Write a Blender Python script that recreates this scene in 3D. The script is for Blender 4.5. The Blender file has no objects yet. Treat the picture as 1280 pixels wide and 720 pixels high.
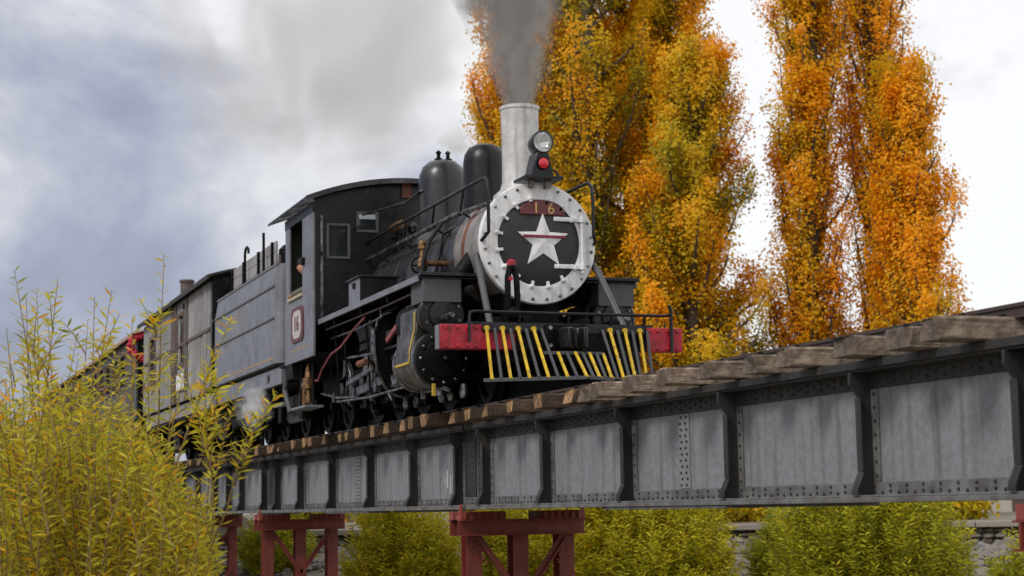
import bpy, bmesh, math, random
import numpy as np
from mathutils import Vector, Matrix
rad = math.radians
sc = bpy.context.scene
C = sc.collection

# ------------------------------------------------------------------ camera, sky, sun, exposure
CAM = Vector((0.0, -6.2146, 0.0))
cr = Vector((0.339151, 0.940573, -0.017317)); cu = Vector((0.122942, -0.026065, 0.992071)); cf = Vector((-0.932664, 0.338591, 0.124476))
cd = bpy.data.cameras.new('camera'); cam = bpy.data.objects.new('camera', cd); C.objects.link(cam)
cam.matrix_world = Matrix(((cr.x, cu.x, -cf.x, CAM.x), (cr.y, cu.y, -cf.y, CAM.y), (cr.z, cu.z, -cf.z, CAM.z), (0, 0, 0, 1)))
cd.lens = 61.875; cd.sensor_width = 36; cd.clip_start = 0.1; cd.clip_end = 6000
cd.dof.use_dof = True; cd.dof.focus_distance = 16.8; cd.dof.aperture_fstop = 3.2
sc.camera = cam

SUN_EL, SUN_AZ = 46.0, -68.0          # degrees; azimuth from +X, negative is the camera's side of the track
w = bpy.data.worlds.new('World'); sc.world = w; w.use_nodes = True
nt = w.node_tree; N = nt.nodes; L = nt.links
for n in list(N): N.remove(n)
def node(t, **k):
    n = N.new(t)
    for a, b in k.items(): setattr(n, a, b)
    return n
sky = node('ShaderNodeTexSky', sky_type='NISHITA', sun_disc=False)
sky.sun_elevation = rad(SUN_EL); sky.sun_rotation = rad(90 - SUN_AZ)
skys = node('ShaderNodeVectorMath', operation='SCALE'); skys.inputs['Scale'].default_value = 0.10
L.new(sky.outputs[0], skys.inputs[0])
tc = node('ShaderNodeTexCoord')
mp = node('ShaderNodeMapping'); mp.inputs['Scale'].default_value = (1, 1, 1.7); mp.inputs['Location'].default_value = (9.2, 3.25, 6.5)
L.new(tc.outputs['Generated'], mp.inputs[0])
n1 = node('ShaderNodeTexNoise'); n1.inputs['Scale'].default_value = 3.9; n1.inputs['Detail'].default_value = 7; n1.inputs['Roughness'].default_value = 0.56; n1.inputs['Distortion'].default_value = 0.25
L.new(mp.outputs[0], n1.inputs['Vector'])
# the cloud deck is thinner, hence whiter, towards the north-east side of the sky
dt = node('ShaderNodeVectorMath', operation='DOT_PRODUCT'); dt.inputs[1].default_value = (0.66, 0.62, 0.42)
L.new(tc.outputs['Generated'], dt.inputs[0])
mr = node('ShaderNodeMapRange'); mr.inputs['From Min'].default_value = -0.66; mr.inputs['From Max'].default_value = -0.18; mr.inputs['To Min'].default_value = -0.24; mr.inputs['To Max'].default_value = 0.36
L.new(dt.outputs['Value'], mr.inputs['Value'])
nc = node('ShaderNodeMath', operation='MULTIPLY_ADD'); nc.inputs[1].default_value = 1.6; nc.inputs[2].default_value = -0.32; L.new(n1.outputs['Fac'], nc.inputs[0])
ad = node('ShaderNodeMath', operation='ADD'); L.new(nc.outputs[0], ad.inputs[0]); L.new(mr.outputs[0], ad.inputs[1])
cramp = node('ShaderNodeValToRGB'); e = cramp.color_ramp.elements
e[0].position = 0.22; e[0].color = (0.21, 0.225, 0.295, 1)
e[1].position = 0.75; e[1].color = (0.78, 0.783, 0.79, 1)
x_ = e.new(0.38); x_.color = (0.295, 0.318, 0.41, 1)
x_ = e.new(0.50); x_.color = (0.43, 0.445, 0.51, 1)
x_ = e.new(0.60); x_.color = (0.60, 0.605, 0.635, 1)
L.new(ad.outputs[0], cramp.inputs[0])
mx = node('ShaderNodeMix', data_type='RGBA'); mx.inputs[0].default_value = 0.93
L.new(skys.outputs[0], mx.inputs[6]); L.new(cramp.outputs[0], mx.inputs[7])
bg = node('ShaderNodeBackground'); bg.inputs['Strength'].default_value = 1.0
L.new(mx.outputs[2], bg.inputs[0])
wo = node('ShaderNodeOutputWorld'); L.new(bg.outputs[0], wo.inputs[0])

sd = bpy.data.lights.new('sun', 'SUN'); sd.energy = 1.5; sd.angle = rad(16); sd.color = (1.0, 0.96, 0.9)
sun = bpy.data.objects.new('sun', sd); C.objects.link(sun)
sdir = Vector((math.cos(rad(SUN_EL)) * math.cos(rad(SUN_AZ)), math.cos(rad(SUN_EL)) * math.sin(rad(SUN_AZ)), math.sin(rad(SUN_EL))))
sun.rotation_euler = sdir.to_track_quat('Z', 'Y').to_euler(); sun.location = (0, -10, 30)
vs = sc.view_settings; vs.view_transform = 'Standard'; vs.look = 'None'; vs.exposure = 0.38; vs.gamma = 1.0
sc.render.engine = 'CYCLES'; sc.render.resolution_x = 1024; sc.render.resolution_y = 576
sc.cycles.max_bounces = 6; sc.cycles.transparent_max_bounces = 8; sc.cycles.volume_bounces = 3

# ------------------------------------------------------------------ materials
MATS = {}
def mat(name, base, rough=0.6, metal=0.0, c2=None, nscale=3.0, amt=0.5, streak=None, sscale=(7, 7, 0.35), samt=0.5,
        bump=0.0, bscale=25.0, spec=0.5, coat=0.0, dust=None, dustamt=0.0, rvar=0.15, perobj=0.0):
    if name in MATS: return MATS[name]
    m = bpy.data.materials.new(name); m.use_nodes = True; MATS[name] = m
    t = m.node_tree; n = t.nodes; l = t.links; p = n['Principled BSDF']
    p.inputs['Metallic'].default_value = metal; p.inputs['Specular IOR Level'].default_value = spec
    if coat: p.inputs['Coat Weight'].default_value = coat; p.inputs['Coat Roughness'].default_value = 0.15
    co = n.new('ShaderNodeTexCoord'); col = None
    def noise(scale, detail=6, vec=None, rough_=0.6):
        q = n.new('ShaderNodeTexNoise'); q.inputs['Scale'].default_value = scale; q.inputs['Detail'].default_value = detail; q.inputs['Roughness'].default_value = rough_
        l.new(vec or co.outputs['Object'], q.inputs['Vector']); return q.outputs['Fac']
    def rng(v, a, b, lo=0.0, hi=1.0):
        q = n.new('ShaderNodeMapRange'); q.inputs['From Min'].default_value = a; q.inputs['From Max'].default_value = b
        q.inputs['To Min'].default_value = lo; q.inputs['To Max'].default_value = hi; l.new(v, q.inputs['Value']); return q.outputs[0]
    def mixc(f, a, b):
        q = n.new('ShaderNodeMix'); q.data_type = 'RGBA'
        l.new(f, q.inputs[0])
        for s, k in ((a, 6), (b, 7)):
            if isinstance(s, tuple): q.inputs[k].default_value = (*s, 1)
            else: l.new(s, q.inputs[k])
        return q.outputs[2]
    col = tuple(base)
    f1 = rng(noise(nscale), 0.36, 0.66, 0, amt)
    col = mixc(f1, col, tuple(c2) if c2 else tuple(c * 0.55 for c in base))
    if streak:
        mpn = n.new('ShaderNodeMapping'); mpn.inputs['Scale'].default_value = sscale; l.new(co.outputs['Object'], mpn.inputs[0])
        col = mixc(rng(noise(1.0, 5, mpn.outputs[0]), 0.5, 0.72, 0, samt), col, tuple(streak))
    if dust:
        g = n.new('ShaderNodeNewGeometry'); sx = n.new('ShaderNodeSeparateXYZ'); l.new(g.outputs['Normal'], sx.inputs[0])
        up = rng(sx.outputs[2], 0.0, 0.95, 0, dustamt)
        mu = n.new('ShaderNodeMath'); mu.operation = 'MULTIPLY'; l.new(up, mu.inputs[0]); l.new(rng(noise(9), 0.3, 0.6), mu.inputs[1])
        col = mixc(mu.outputs[0], col, tuple(dust))
    if perobj:
        oi = n.new('ShaderNodeObjectInfo'); hs = n.new('ShaderNodeHueSaturation')
        l.new(rng(oi.outputs['Random'], 0, 1, 1 - perobj, 1 + perobj), hs.inputs['Value']); l.new(col, hs.inputs['Color']); col = hs.outputs[0]
    l.new(col, p.inputs['Base Color'])
    l.new(rng(noise(nscale * 2.3), 0.3, 0.7, max(0.05, rough - rvar), min(1, rough + rvar)), p.inputs['Roughness'])
    if bump:
        b = n.new('ShaderNodeBump'); b.inputs['Strength'].default_value = bump; b.inputs['Distance'].default_value = 0.02
        l.new(noise(bscale), b.inputs['Height']); l.new(b.outputs[0], p.inputs['Normal'])
    return m
BLACK = mat('black_paint', (0.006, 0.006, 0.0075), 0.33, c2=(0.014, 0.014, 0.016), nscale=4, bump=0.05, dust=(0.045, 0.044, 0.045), dustamt=0.35, spec=0.35)
BOILER = mat('boiler_jacket', (0.010, 0.010, 0.013), 0.30, c2=(0.035, 0.034, 0.036), nscale=3.5, amt=0.7, streak=(0.11, 0.10, 0.098), sscale=(4, 3, 1.2), samt=0.6, bump=0.1, bscale=12, dust=(0.08, 0.077, 0.078), dustamt=0.4)
GEAR = mat('oily_black_steel', (0.003, 0.003, 0.0035), 0.5, c2=(0.008, 0.007, 0.006), nscale=6, bump=0.3, spec=0.12)
STEEL = mat('worn_steel', (0.30, 0.30, 0.31), 0.32, metal=0.8, c2=(0.010, 0.009, 0.009), nscale=11, amt=1.0, streak=(0.02, 0.018, 0.016), sscale=(9, 9, 6), samt=0.9, bump=0.3)
GREY = mat('blue_grey_paint', (0.20, 0.207, 0.237), 0.42, c2=(0.135, 0.138, 0.155), nscale=3.5, amt=0.9, streak=(0.07, 0.066, 0.066), sscale=(4, 4, 0.6), samt=0.45, bump=0.12, bscale=4)
GREYD = mat('dusty_grey_paint', (0.075, 0.077, 0.086), 0.6, c2=(0.07, 0.07, 0.07), nscale=4, amt=0.8, bump=0.1)
SILVER = mat('silver_paint', (0.62, 0.61, 0.60), 0.42, c2=(0.40, 0.385, 0.37), nscale=7, amt=0.8, streak=(0.16, 0.15, 0.145), sscale=(11, 11, 0.8), samt=0.75, bump=0.15)
SMOKEB = mat('heat_stained_silver', (0.30, 0.28, 0.265), 0.42, c2=(0.12, 0.105, 0.095), nscale=5, amt=0.9, streak=(0.12, 0.08, 0.06), sscale=(9, 4, 1.5), samt=0.6, bump=0.08)
WHITE = mat('white_enamel', (0.76, 0.76, 0.77), 0.4, c2=(0.58, 0.57, 0.57), nscale=9, amt=0.6, streak=(0.22, 0.19, 0.17), sscale=(14, 14, 1.6), samt=0.5, bump=0.15)
RED = mat('red_paint', (0.47, 0.008, 0.030), 0.42, c2=(0.27, 0.006, 0.018), nscale=9, amt=0.9, streak=(0.06, 0.018, 0.018), sscale=(16, 16, 5), samt=0.8, bump=0.5, bscale=14)
MAROON = mat('maroon_paint', (0.12, 0.018, 0.022), 0.4, c2=(0.07, 0.012, 0.014), nscale=12)
GOLD = mat('gold_letter_paint', (0.62, 0.36, 0.12), 0.4, c2=(0.4, 0.22, 0.08), nscale=30)
YELLOW = mat('yellow_paint', (0.72, 0.47, 0.012), 0.42, c2=(0.45, 0.28, 0.02), nscale=9, amt=0.7, streak=(0.06, 0.05, 0.04), sscale=(20, 20, 9), samt=0.7, bump=0.3)
PILOT = mat('pilot_grey', (0.06, 0.06, 0.068), 0.5, c2=(0.05, 0.05, 0.05), nscale=9)
RUST = mat('rusty_iron', (0.22, 0.075, 0.035), 0.8, c2=(0.10, 0.04, 0.025), nscale=9, amt=0.9, bump=0.25)
PIPE = mat('red_lead_pipe', (0.34, 0.07, 0.07), 0.35, c2=(0.07, 0.025, 0.022), nscale=11, amt=0.9)
BRASS = mat('tarnished_brass', (0.42, 0.24, 0.11), 0.35, metal=0.8, c2=(0.05, 0.025, 0.014), nscale=16, amt=0.9, bump=0.15)
COPPERW = mat('wooden_batten', (0.16, 0.06, 0.035), 0.7)
CASING = mat('cylinder_casing', (0.15, 0.145, 0.135), 0.38, metal=0.4, c2=(0.02, 0.017, 0.013), nscale=5, amt=1.0, streak=(0.02, 0.016, 0.012), sscale=(8, 8, 1.2), samt=0.85, bump=0.2)
GIRDER = mat('girder_grey_paint', (0.235, 0.243, 0.265), 0.48, c2=(0.15, 0.15, 0.155), nscale=24, amt=0.65, streak=(0.085, 0.076, 0.07), sscale=(12, 12, 0.32), samt=0.7, bump=0.25, bscale=16)
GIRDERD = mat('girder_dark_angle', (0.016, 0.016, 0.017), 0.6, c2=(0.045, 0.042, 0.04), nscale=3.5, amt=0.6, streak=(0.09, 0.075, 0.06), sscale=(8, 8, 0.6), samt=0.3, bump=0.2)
FLANGE = mat('girder_flange_paint', (0.17, 0.168, 0.166), 0.6, c2=(0.07, 0.065, 0.062), nscale=5, amt=0.95, bump=0.3, dust=(0.20, 0.185, 0.17), dustamt=0.6)
REDOX = mat('red_oxide_steel', (0.20, 0.030, 0.016), 0.6, c2=(0.10, 0.017, 0.011), nscale=4, amt=0.8, streak=(0.05, 0.018, 0.015), sscale=(7, 7, 0.5), samt=0.5, bump=0.15)
REDOXB = mat('red_oxide_bracket', (0.32, 0.07, 0.05), 0.6, c2=(0.18, 0.035, 0.03), nscale=8, amt=0.8, bump=0.2)
TIMBER = mat('weathered_timber', (0.37, 0.29, 0.215), 0.9, c2=(0.15, 0.10, 0.068), nscale=9, amt=0.95, streak=(0.02, 0.014, 0.010), sscale=(34, 2.2, 44), samt=0.95, bump=0.9, bscale=26, perobj=0.3)
TIMBER_END = mat('dark_end_grain', (0.20, 0.155, 0.12), 0.9, c2=(0.09, 0.065, 0.05), nscale=16, amt=0.95, streak=(0.02, 0.015, 0.012), sscale=(40, 5, 12), samt=0.9, bump=0.9, bscale=30, perobj=0.3)
TIMBERB_END = mat('lit_brown_end', (0.36, 0.215, 0.10), 0.9, c2=(0.16, 0.085, 0.04), nscale=16, amt=0.95, streak=(0.03, 0.018, 0.012), sscale=(40, 5, 12), samt=0.9, bump=0.9, bscale=30, perobj=0.45)  # golden light on the sleeper ends, put into their colour
TIMBERB = mat('brown_timber', (0.085, 0.052, 0.032), 0.9, c2=(0.035, 0.021, 0.014), nscale=7, amt=0.95, streak=(0.03, 0.018, 0.012), sscale=(30, 3, 38), samt=0.85, bump=0.9, bscale=26, perobj=0.4)  # sides coloured dark to carry the shade in the gaps between sleepers
RAIL = mat('rail_steel', (0.07, 0.055, 0.05), 0.5, metal=0.4, c2=(0.12, 0.07, 0.045), nscale=9)
BOARD = mat('grey_painted_boards', (0.30, 0.295, 0.30), 0.7, c2=(0.19, 0.178, 0.172), nscale=2.5, amt=0.9, streak=(0.10, 0.075, 0.06), sscale=(8, 8, 0.4), samt=0.5, bump=0.2, perobj=0.14)
BOARDB = mat('brown_worn_board', (0.135, 0.10, 0.085), 0.75, c2=(0.08, 0.055, 0.045), nscale=4, amt=0.8, bump=0.2, perobj=0.1)
ROOFB = mat('black_roofing', (0.03, 0.03, 0.032), 0.75, c2=(0.06, 0.055, 0.055), nscale=3, bump=0.2)
ROOFT = mat('tan_roof_edge', (0.42, 0.26, 0.19), 0.7, c2=(0.3, 0.18, 0.13), nscale=4)
GREEN_IN = mat('cab_interior_green', (0.06, 0.085, 0.06), 0.6, c2=(0.035, 0.05, 0.035), nscale=4)
COAL = mat('coal_heap', (0.02, 0.02, 0.02), 0.7, bump=0.8, bscale=12)
STONE = mat('wall_stone', (0.20, 0.165, 0.13), 0.9, c2=(0.12, 0.105, 0.09), nscale=2.5, amt=0.9, bump=0.5)
CONC = mat('concrete', (0.27, 0.235, 0.20), 0.9, c2=(0.25, 0.22, 0.20), nscale=1.5, bump=0.3)
BARK = mat('bark', (0.09, 0.07, 0.052), 0.9, c2=(0.05, 0.038, 0.03), nscale=5, bump=0.6, bscale=14)
TWIG = mat('willow_twig', (0.20, 0.13, 0.04), 0.75, c2=(0.10, 0.06, 0.025), nscale=6)
SKIN = mat('skin', (0.52, 0.25, 0.17), 0.5, c2=(0.45, 0.2, 0.13), nscale=9)
OLIVE = mat('olive_cloth', (0.12, 0.12, 0.085), 0.85, c2=(0.08, 0.08, 0.055), nscale=8, bump=0.3)
HAIR = mat('dark_cap', (0.02, 0.018, 0.016), 0.8)
WREATH = mat('red_flowers', (0.55, 0.012, 0.05), 0.6, c2=(0.25, 0.01, 0.03), nscale=14, bump=0.6)
ORANGEW = mat('orange_render', (0.62, 0.23, 0.05), 0.85, c2=(0.5, 0.18, 0.05), nscale=2)
CREAMW = mat('cream_render', (0.66, 0.60, 0.52), 0.85, c2=(0.5, 0.45, 0.38), nscale=2)
TILE = mat('red_roof_sheet', (0.30, 0.085, 0.05), 0.7, c2=(0.2, 0.06, 0.04), nscale=3)

def glass_mat(name, tint=(0.5, 0.55, 0.6), rough=0.05, alpha=0.35):
    m = bpy.data.materials.new(name); m.use_nodes = True; p = m.node_tree.nodes['Principled BSDF']
    p.inputs['Base Color'].default_value = (*tint, 1); p.inputs['Roughness'].default_value = rough
    p.inputs['Alpha'].default_value = alpha; p.inputs['Specular IOR Level'].default_value = 1.0
    return m
GLASS = glass_mat('window_glass', (0.03, 0.035, 0.04), 0.04, 0.45)
LENS = mat('lamp_reflector', (0.78, 0.79, 0.80), 0.12, metal=0.9, c2=(0.5, 0.5, 0.5), nscale=14, amt=0.6, rvar=0.05)
REDLENS = mat('red_lens', (0.62, 0.005, 0.02), 0.18, c2=(0.5, 0.004, 0.015), nscale=9, coat=0.6, rvar=0.05)

def leaf_mat(name, stops, trans=0.35, rough=0.5):
    m = bpy.data.materials.new(name); m.use_nodes = True; t = m.node_tree; n = t.nodes; l = t.links
    p = n['Principled BSDF']; p.inputs['Roughness'].default_value = rough; p.inputs['Specular IOR Level'].default_value = 0.3
    a = n.new('ShaderNodeAttribute'); a.attribute_name = 'tint'
    r = n.new('ShaderNodeValToRGB'); el = r.color_ramp.elements
    el[0].position = stops[0][0]; el[0].color = (*stops[0][1], 1); el[1].position = stops[-1][0]; el[1].color = (*stops[-1][1], 1)
    for ps, c in stops[1:-1]: q = el.new(ps); q.color = (*c, 1)
    l.new(a.outputs['Fac'], r.inputs[0]); l.new(r.outputs[0], p.inputs['Base Color'])
    tr = n.new('ShaderNodeBsdfTranslucent'); l.new(r.outputs[0], tr.inputs[0])
    ms = n.new('ShaderNodeMixShader'); ms.inputs[0].default_value = trans
    l.new(p.outputs[0], ms.inputs[1]); l.new(tr.outputs[0], ms.inputs[2]); l.new(ms.outputs[0], n['Material Output'].inputs[0])
    return m
POP_GOLD = leaf_mat('poplar_leaf_gold', [(0, (0.18, 0.18, 0.010)), (0.28, (0.42, 0.35, 0.012)), (0.5, (0.76, 0.52, 0.014)), (0.72, (0.92, 0.46, 0.008)), (1, (0.95, 0.44, 0.010))], trans=0.5)
WIL = leaf_mat('willow_leaf', [(0, (0.24, 0.245, 0.025)), (0.3, (0.46, 0.43, 0.03)), (0.6, (0.68, 0.60, 0.05)), (0.82, (0.70, 0.46, 0.012)), (1, (0.80, 0.36, 0.01))], trans=0.45)
WILG = leaf_mat('willow_leaf_green', [(0, (0.18, 0.20, 0.014)), (0.4, (0.42, 0.42, 0.02)), (0.75, (0.70, 0.64, 0.035)), (1, (0.68, 0.5, 0.02))], trans=0.45)

# ------------------------------------------------------------------ mesh building helpers
ORG = {}                                   # origin of each thing
class MB:
    def __init__(s): s.v = []; s.f = []
    def add(s, v, f):
        o = len(s.v); s.v += [tuple(q) for q in v]; s.f += [tuple(i + o for i in q) for q in f]; return s
    def box(s, x0, x1, y0, y1, z0, z1):
        return s.add([(x0, y0, z0), (x1, y0, z0), (x1, y1, z0), (x0, y1, z0), (x0, y0, z1), (x1, y0, z1), (x1, y1, z1), (x0, y1, z1)],
                     [(0, 3, 2, 1), (4, 5, 6, 7), (0, 1, 5, 4), (1, 2, 6, 5), (2, 3, 7, 6), (3, 0, 4, 7)])
    def prism(s, poly, axis, a, b):        # poly: 2-D outline; axis: extrusion axis from a to b
        n = len(poly)
        def P(q, h): return {'x': (h, q[0], q[1]), 'y': (q[0], h, q[1]), 'z': (q[0], q[1], h)}[axis]
        return s.add([P(q, a) for q in poly] + [P(q, b) for q in poly],
                     [tuple(range(n))[::-1], tuple(range(n, 2 * n))] + [(i, (i + 1) % n, n + (i + 1) % n, n + i) for i in range(n)])
    def lathe(s, prof, org, axis='z', n=32, caps=True):    # prof: list of (radius, height along axis)
        v = []; f = []
        for r, h in prof:
            for k in range(n):
                a = 2 * math.pi * k / n; c, d = r * math.cos(a), r * math.sin(a)
                q = {'z': (c, d, h), 'x': (h, c, d), 'y': (c, h, d)}[axis]
                v.append((org[0] + q[0], org[1] + q[1], org[2] + q[2]))
        for i in range(len(prof) - 1):
            for k in range(n): f.append((i * n + k, i * n + (k + 1) % n, (i + 1) * n + (k + 1) % n, (i + 1) * n + k))
        if caps: f.append(tuple(range(n))[::-1]); f.append(tuple(range((len(prof) - 1) * n, len(prof) * n)))
        return s.add(v, f)
    def tube(s, pts, r, n=8, taper=None, caps=True):
        pts = [Vector(p) for p in pts]; v = []; f = []
        up = None
        for i, p in enumerate(pts):
            t = (pts[min(i + 1, len(pts) - 1)] - pts[max(i - 1, 0)]).normalized()
            if up is None:
                up = Vector((0, 0, 1)) if abs(t.z) < 0.9 else Vector((1, 0, 0))
            a = (up - t * up.dot(t)).normalized(); b = t.cross(a); up = a
            rr = taper[i] if taper else r
            for k in range(n):
                g = 2 * math.pi * k / n; v.append(p + a * (rr * math.cos(g)) + b * (rr * math.sin(g)))
        for i in range(len(pts) - 1):
            for k in range(n): f.append((i * n + k, i * n + (k + 1) % n, (i + 1) * n + (k + 1) % n, (i + 1) * n + k))
        if caps: f.append(tuple(range(n))[::-1]); f.append(tuple(range((len(pts) - 1) * n, len(pts) * n)))
        return s.add(v, f)
    def bar(s, p0, p1, wdt, thk, up=(0, 0, 1)):     # rectangular bar from p0 to p1
        p0 = Vector(p0); p1 = Vector(p1); t = (p1 - p0).normalized(); u = Vector(up)
        b = t.cross(u).normalized(); u = b.cross(t)
        q = [(p + b * (sx * wdt / 2) + u * (sz * thk / 2)) for p in (p0, p1) for sx, sz in ((-1, -1), (1, -1), (1, 1), (-1, 1))]
        return s.add(q, [(0, 1, 2, 3), (7, 6, 5, 4), (0, 4, 5, 1), (1, 5, 6, 2), (2, 6, 7, 3), (3, 7, 4, 0)])
    def ball(s, c, r, n=10, m=6, sq=(1, 1, 1)):
        v = [(c[0], c[1], c[2] - r * sq[2])]; f = []
        for i in range(1, m):
            a = -math.pi / 2 + math.pi * i / m
            for k in range(n):
                b = 2 * math.pi * k / n
                v.append((c[0] + r * sq[0] * math.cos(a) * math.cos(b), c[1] + r * sq[1] * math.cos(a) * math.sin(b), c[2] + r * sq[2] * math.sin(a)))
        v.append((c[0], c[1], c[2] + r * sq[2])); T = len(v) - 1
        for k in range(n):
            f.append((0, 1 + (k + 1) % n, 1 + k)); f.append((T, T - n + k, T - n + (k + 1) % n))
        for i in range(m - 2):
            for k in range(n): f.append((1 + i * n + k, 1 + i * n + (k + 1) % n, 1 + (i + 1) * n + (k + 1) % n, 1 + (i + 1) * n + k))
        return s.add(v, f)
    def build(s, name, m, parent=None, bevel=0.0, smooth=35, fix=True):
        o = bpy.data.objects.new(name, None)
        org = ORG.get(parent.name, (0, 0, 0)) if parent else (0, 0, 0)
        me = bpy.data.meshes.new(name)
        me.from_pydata([(a - org[0], b - org[1], c - org[2]) for a, b, c in s.v], [], s.f)
        if fix:
            bm = bmesh.new(); bm.from_mesh(me); bmesh.ops.recalc_face_normals(bm, faces=bm.faces); bm.to_mesh(me); bm.free()
        if smooth: me.shade_smooth(); me.set_sharp_from_angle(angle=rad(smooth))
        me.materials.append(m)
        bpy.data.objects.remove(o); o = bpy.data.objects.new(name, me); C.objects.link(o)
        ORG[o.name] = org
        if parent: o.parent = parent
        if bevel:
            b = o.modifiers.new('bevel', 'BEVEL'); b.width = bevel; b.segments = 2; b.limit_method = 'ANGLE'; b.angle_limit = rad(40)
        return o
def tag(o, label, cat, group=None, kind=None):
    if label: o['label'] = label
    if cat: o['category'] = cat
    if group: o['group'] = group
    if kind: o['kind'] = kind
    return o
def thing(name, label, cat, loc, group=None):
    o = bpy.data.objects.new(name, None); o.empty_display_size = 0.3; C.objects.link(o); o.location = loc; ORG[o.name] = tuple(loc)
    return tag(o, label, cat, group)
def place_copy(src, parent, mtx, m=None):   # a copy of a piece, sharing its mesh
    o = src.copy(); C.objects.link(o); o.parent = parent; o.matrix_local = mtx
    return o
def text_mesh(name, body, size, m, parent, mtx, extrude=0.004):
    cu_ = bpy.data.curves.new(name, 'FONT'); cu_.body = body; cu_.size = size; cu_.extrude = extrude; cu_.align_x = 'CENTER'; cu_.align_y = 'CENTER'
    t = bpy.data.objects.new(name + '_c', cu_); C.objects.link(t)
    bpy.context.view_layer.update()
    me = bpy.data.meshes.new_from_object(t.evaluated_get(bpy.context.evaluated_depsgraph_get()))
    bpy.data.objects.remove(t); bpy.data.curves.remove(cu_)
    me.materials.clear(); me.materials.append(m); o = bpy.data.objects.new(name, me); C.objects.link(o)
    org = Vector(ORG[parent.name]); o.parent = parent
    o.matrix_local = Matrix.Translation(-org) @ mtx; ORG[o.name] = tuple(org)
    return o
def hsh(i): return (math.sin(i * 127.1 + 311.7) * 43758.5453) % 1.0
#PARTS
# ------------------------------------------------------------------ ground, river bank, wall
def wdist(x, y): return -(x + 44.4) * 0.762 + (y - 1.5) * 0.648      # distance beyond the line of the far retaining wall
def sstep(a, b, v):
    t = min(1, max(0, (v - a) / (b - a))); return t * t * (3 - 2 * t)
def gnoise(x, y):
    return 0.10 * math.sin(x * 0.9 + 1.3 * math.sin(y * 0.5)) * math.cos(y * 0.8 + 0.6) + 0.05 * math.sin(x * 2.3 + y * 1.7) + 0.03 * math.sin(x * 5.1 - y * 4.3)
def ground_z(x, y):
    d = wdist(x, y)
    z = -2.7 + 0.75 * sstep(-24, -9, d) + 1.05 * sstep(-11, -0.5, d)
    z += gnoise(x, y) * (1.0 if d < -1 else 0.3)
    z += (-0.5 - z) * sstep(0.05, 0.35, d)
    if x < -43.5 and d > 0.3:
        b = 1 - sstep(1.3, 3.4, abs(y)); z += (0.80 - z) * b * sstep(-43.5, -44.3, x)
    return z
def axis_pts(lo, hi, step, far):
    a = list(np.arange(lo, hi + 1e-6, step)); g = step; p = hi
    while p < far: g *= 1.35; p += g; a.append(p)
    g = step; p = lo
    while p > -far: g *= 1.35; p -= g; a.insert(0, p)
    return a
gx = axis_pts(-66, 8, 0.6, 3000); gy = axis_pts(-14, 34, 0.6, 3000)
gm = MB(); nx, ny = len(gx), len(gy)
gm.v = [(x, y, ground_z(x, y)) for y in gy for x in gx]
gm.f = [(j * nx + i, j * nx + i + 1, (j + 1) * nx + i + 1, (j + 1) * nx + i) for j in range(ny - 1) for i in range(nx - 1)]
GROUND = mat('river_bank_soil', (0.20, 0.165, 0.125), 0.95, c2=(0.11, 0.10, 0.06), nscale=0.6, amt=0.9, streak=(0.27, 0.24, 0.20), sscale=(3, 3, 3), samt=0.7, bump=0.8, bscale=9)
tag(gm.build('ground', GROUND, fix=False), 'stony river bank and terrace ground', None, kind='structure')

rnd = random.Random(5)
# riprap and gravel on the far bank
st = MB()
for i in range(8000):
    d = -rnd.random() ** 1.3 * 17 - 0.3; a = rnd.uniform(-6, 27)
    x = -44.4 + a * 0.648 - d * 0.762 * -1 * -1; y = 1.5 + a * 0.762 + d * 0.648
    x = -44.4 + a * 0.648 - d * 0.762; y = 1.5 + a * 0.762 + d * 0.648
    if abs(y) < 0.5: continue
    r = rnd.choice((0.04, 0.05, 0.06, 0.08, 0.13)) * rnd.uniform(0.8, 1.3)
    n0 = len(st.v); st.ball((x, y, ground_z(x, y) + r * 0.25), r, 6, 4, (rnd.uniform(.8, 1.4), rnd.uniform(.8, 1.3), rnd.uniform(.5, .8)))
    for k in range(n0, len(st.v)):
        v = st.v[k]; st.v[k] = (v[0] + rnd.uniform(-.2, .2) * r, v[1] + rnd.uniform(-.2, .2) * r, v[2] + rnd.uniform(-.2, .2) * r)
GRAVEL = mat('bank_stones', (0.235, 0.21, 0.185), 0.9, c2=(0.09, 0.08, 0.07), nscale=2.2, amt=1.0, streak=(0.33, 0.31, 0.29), sscale=(2.2, 2.2, 2.2), samt=0.8, bump=0.4)
tag(st.build('bank_stones', GRAVEL, smooth=0, fix=False), 'loose grey stones covering the far river bank', None, kind='stuff')

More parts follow.
